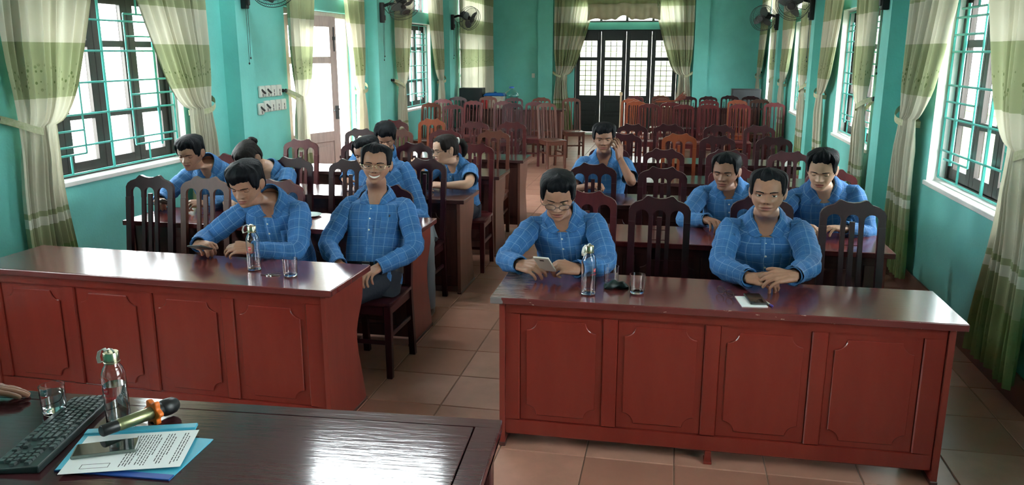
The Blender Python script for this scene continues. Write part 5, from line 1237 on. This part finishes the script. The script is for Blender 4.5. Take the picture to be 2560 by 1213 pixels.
pn = empty('pen', (.432, 3.518, DZ+.0048), R(110), label='blue ballpoint pen beside the phone on the notepad', category='pen')
MB().tube([(-.045, 0, 0), (.045, 0, 0)], .0045, 8).build('barrel', PLASTW, pn, smooth=50); MB().tube([(-.072, 0, 0), (-.07, 0, 0), (-.045, 0, 0)], [.0025, .005, .005], 8).build('cap', mat('blue_pen_plastic', (.03, .02, .22), .3), pn, smooth=50); MB().tube([(.045, 0, 0), (.06, 0, 0), (.066, 0, 0)], [.0045, .003, .001], 8).build('tip', CHROME, pn, smooth=50)
# row two and three
phone('mobile_phone', (-3.335, 4.765, .815), (R(24), R(12), R(140)), 'dark phone in the hands of the young man by the window', L=.150, Wd=.072)
phone('mobile_phone', (-1.885, 5.965, .825), (R(75), 0, R(10)), 'dark phone held upright by the woman with the ponytail', L=.076, Wd=.150)
k = MB().box(-.105, .105, -.075, .075, 0, .003).build('paper_sheet', PAPER, loc=(-2.62, 4.80, DZ), rz=R(25), bevel=.0005); k['label'] = 'white papers on the second row desk on the left'; k['category'] = 'paper'
k = MB().lathe([(.001, 0), (.06, 0), (.085, .008), (.088, .012), (.06, .006), (.001, .005)], 28).build('plate', mat('pale_dish', (.55, .66, .64), .25), smooth=50, loc=(-2.36, 4.90, DZ)); k['label'] = 'pale dish behind the front left man, second row desk'; k['category'] = 'plate'
# bracelet on the ponytail woman's wrist is part of her
r7 = p7[0]; e7, w7 = p7[2]['r']; dv = Vector(unit(w7-e7)); c7 = Vector(w7-p7[4])-dv*.02; u7 = dv.orthogonal().normalized(); v7 = dv.cross(u7)
MB().tube([c7+(u7*math.cos(2*PI*i/20)+v7*math.sin(2*PI*i/20))*.031 for i in range(20)], .0035, 6, closed=True).build('bracelet', GOLDF, r7, smooth=60)
# pen clipped in the smiling man's pocket
t2, org2 = p2[3], p2[4]; a_ = t2(.70, .55, .014)-org2; b_ = t2(.735, .55, .016)-org2; MB().tube([a_, b_], .004, 8).build('pocket_pen', DGREY, p2[0], smooth=60)

# ================================================================ THINGS AT THE BACK OF THE HALL
def case_box(name, x0, x1, y0, y1, z0, z1, mt, label, cat, parts):
    o = empty(name, ((x0+x1)/2, (y0+y1)/2, z0), label=label, category=cat); w, d, h = (x1-x0)/2, (y1-y0)/2, z1-z0
    MB().box(-w, w, -d, d, 0, h).build('cabinet', mt, o, bevel=.012, seg=2)
    if parts == 'speaker':
        MB().box(-w+.02, w-.02, -d-.006, -d, .02, h-.02).build('grille', DGREY, o, bevel=.003)
        for s in (-1, 1): MB().box(s*(w-.001) if s > 0 else -w-.012, w+.012 if s > 0 else -w+.001, -.05, .05, h*.45, h*.55).build('handle', BLACK, o)
        MB().box(w*.35, w*.45, -d-.009, -d-.006, h*.35, h*.42).build('badge', CHROME, o)
    return o
case_box('loudspeaker', -4.12, -3.66, 15.42, 15.72, DZ, 1.125, BLACK, 'black loudspeaker on the rear left desk', 'loudspeaker', 'speaker')
case_box('loudspeaker', 1.12, 1.68, 16.80, 17.06, DZ, 1.10, BLACK, 'wide black loudspeaker on the rear right desk', 'loudspeaker', 'speaker')
tb = empty('storage_tub', (-3.44, 15.62, DZ), label='storage tub with blue lid beside the rear loudspeaker', category='tub')
TUBM = mat('printed_tub', (.55, .42, .34), .5, col2=(.62, .66, .55), scale=18)
MB().add([(-.17, -.11, 0), (.17, -.11, 0), (.17, .11, 0), (-.17, .11, 0), (-.20, -.14, .24), (.20, -.14, .24), (.20, .14, .24), (-.20, .14, .24)], [(0, 3, 2, 1), (0, 1, 5, 4), (1, 2, 6, 5), (2, 3, 7, 6), (3, 0, 4, 7), (4, 5, 6, 7)]).build('bin', TUBM, tb, bevel=.01)
BL = mat('blue_lid_plastic', (.012, .11, .42), .35)
MB().add([(-.215, -.155, .24), (.215, -.155, .24), (.215, .155, .24), (-.215, .155, .24), (-.17, -.11, .295), (.17, -.11, .295), (.17, .11, .295), (-.17, .11, .295)], [(0, 3, 2, 1), (4, 5, 6, 7), (0, 1, 5, 4), (1, 2, 6, 5), (2, 3, 7, 6), (3, 0, 4, 7)]).box(-.03, .03, -.015, .015, .295, .315).build('lid', BL, tb, bevel=.01)
rb = MB().box(-.05, .05, -.06, .06, 0, .19).box(-.052, .052, -.062, .062, .19, .205).build('red_box', mat('red_carton', (.45, .02, .025), .4), bevel=.004, loc=(-3.60, 15.38, DZ)); rb['label'] = 'small red carton in front of the blue-lidded tub'; rb['category'] = 'box'
jg = empty('water_jug', (-3.10, 15.55, DZ), label='large clear water jug with a blue cap at the rear left', category='jug')
JG = glass_mat('jug_plastic', (.62, .78, .80), 2.0, .05)
MB().lathe([(.001, 0), (.115, 0), (.13, .012), (.13, .08), (.124, .09), (.13, .10), (.13, .22), (.135, .25), (.125, .29), (.09, .335), (.045, .36), (.035, .375), (.035, .40)], 32).build('shell', JG, jg, smooth=50)
MB().lathe([(.001, .004), (.124, .004), (.126, .20), (.001, .20)], 32).build('water', glass_mat('jug_water', (.70, .86, .86), 1.), jg, smooth=50)
MB().lathe([(.04, .39), (.052, .392), (.052, .418), (.045, .424), (.001, .425)], 24).build('cap', BL, jg, smooth=50)
# feathery bundle on a chair, stick, cloth by the back door
fd = empty('feather_duster', (.01, 13.56, 1.035), label='reddish brown feather duster lying on top of a rear chair', category='duster')
FEA = mat('rust_feathers', (.16, .035, .02), .7, var=.3, scale=30)
rnd = random.Random(9)
for k in range(16):
    a = rnd.uniform(-.75, .75); b = rnd.uniform(.1, .75); l = rnd.uniform(.14, .24); d = Vector((math.cos(b)*math.cos(a), math.cos(b)*math.sin(a), math.sin(b))); u = d.orthogonal().normalized()
    G = [[Vector((0, 0, 0))+d*l*t+Vector((0, 0, .03*t*t))+u*w*.018*math.sin(PI*min(1, t*.85+.12)) for w in (-1, 0, 1)] for t in np.linspace(0, 1, 6)]
    o = MB().grid(G).build('feather', FEA, fd, smooth=180); o.modifiers.new('t', 'SOLIDIFY').thickness = .002
MB().tube([(.02, 0, .0), (-.16, -.02, -.012), (-.30, -.03, -.02)], .009, 8).build('handle', CH_O, fd, smooth=60)
pl = MB().tube([(0, 0, 0), (.0, .004, .52), (.004, .01, 1.06)], [.016, .015, .015], 10).lathe([(.016, 1.06), (.028, 1.065), (.028, 1.11), (.012, 1.12)], 12, c=(.004, .01, 0)).build('pole', mat('pale_wood_pole', (.55, .42, .26), .5, var=.15), smooth=50, loc=(-.93, 14.55, 0)); pl['label'] = 'pale wooden pole standing left of the rear right chairs'; pl['category'] = 'pole'
G = []
for i in range(25):
    row = []
    for j in range(13):
        x, y = (i/24-.5)*.85, (j/12-.5)*.34; row.append((x, y, max(0.003, .035*(.5+mnoise.noise(Vector((x*7, y*9, 1.3))))*(1-(2*abs(y)/.34)**4)*(1-(2*abs(x)/.85)**6)+.004)))
    G.append(row)
cl = MB().grid(G).build('floor_cloth', mat('white_cloth', (.62, .64, .60), .8), smooth=180, loc=(-2.02, 18.32, 0), rz=.04); cl['label'] = 'crumpled white cloth on the floor before the back door'; cl['category'] = 'cloth'; cl.modifiers.new('t', 'SOLIDIFY').thickness = .003
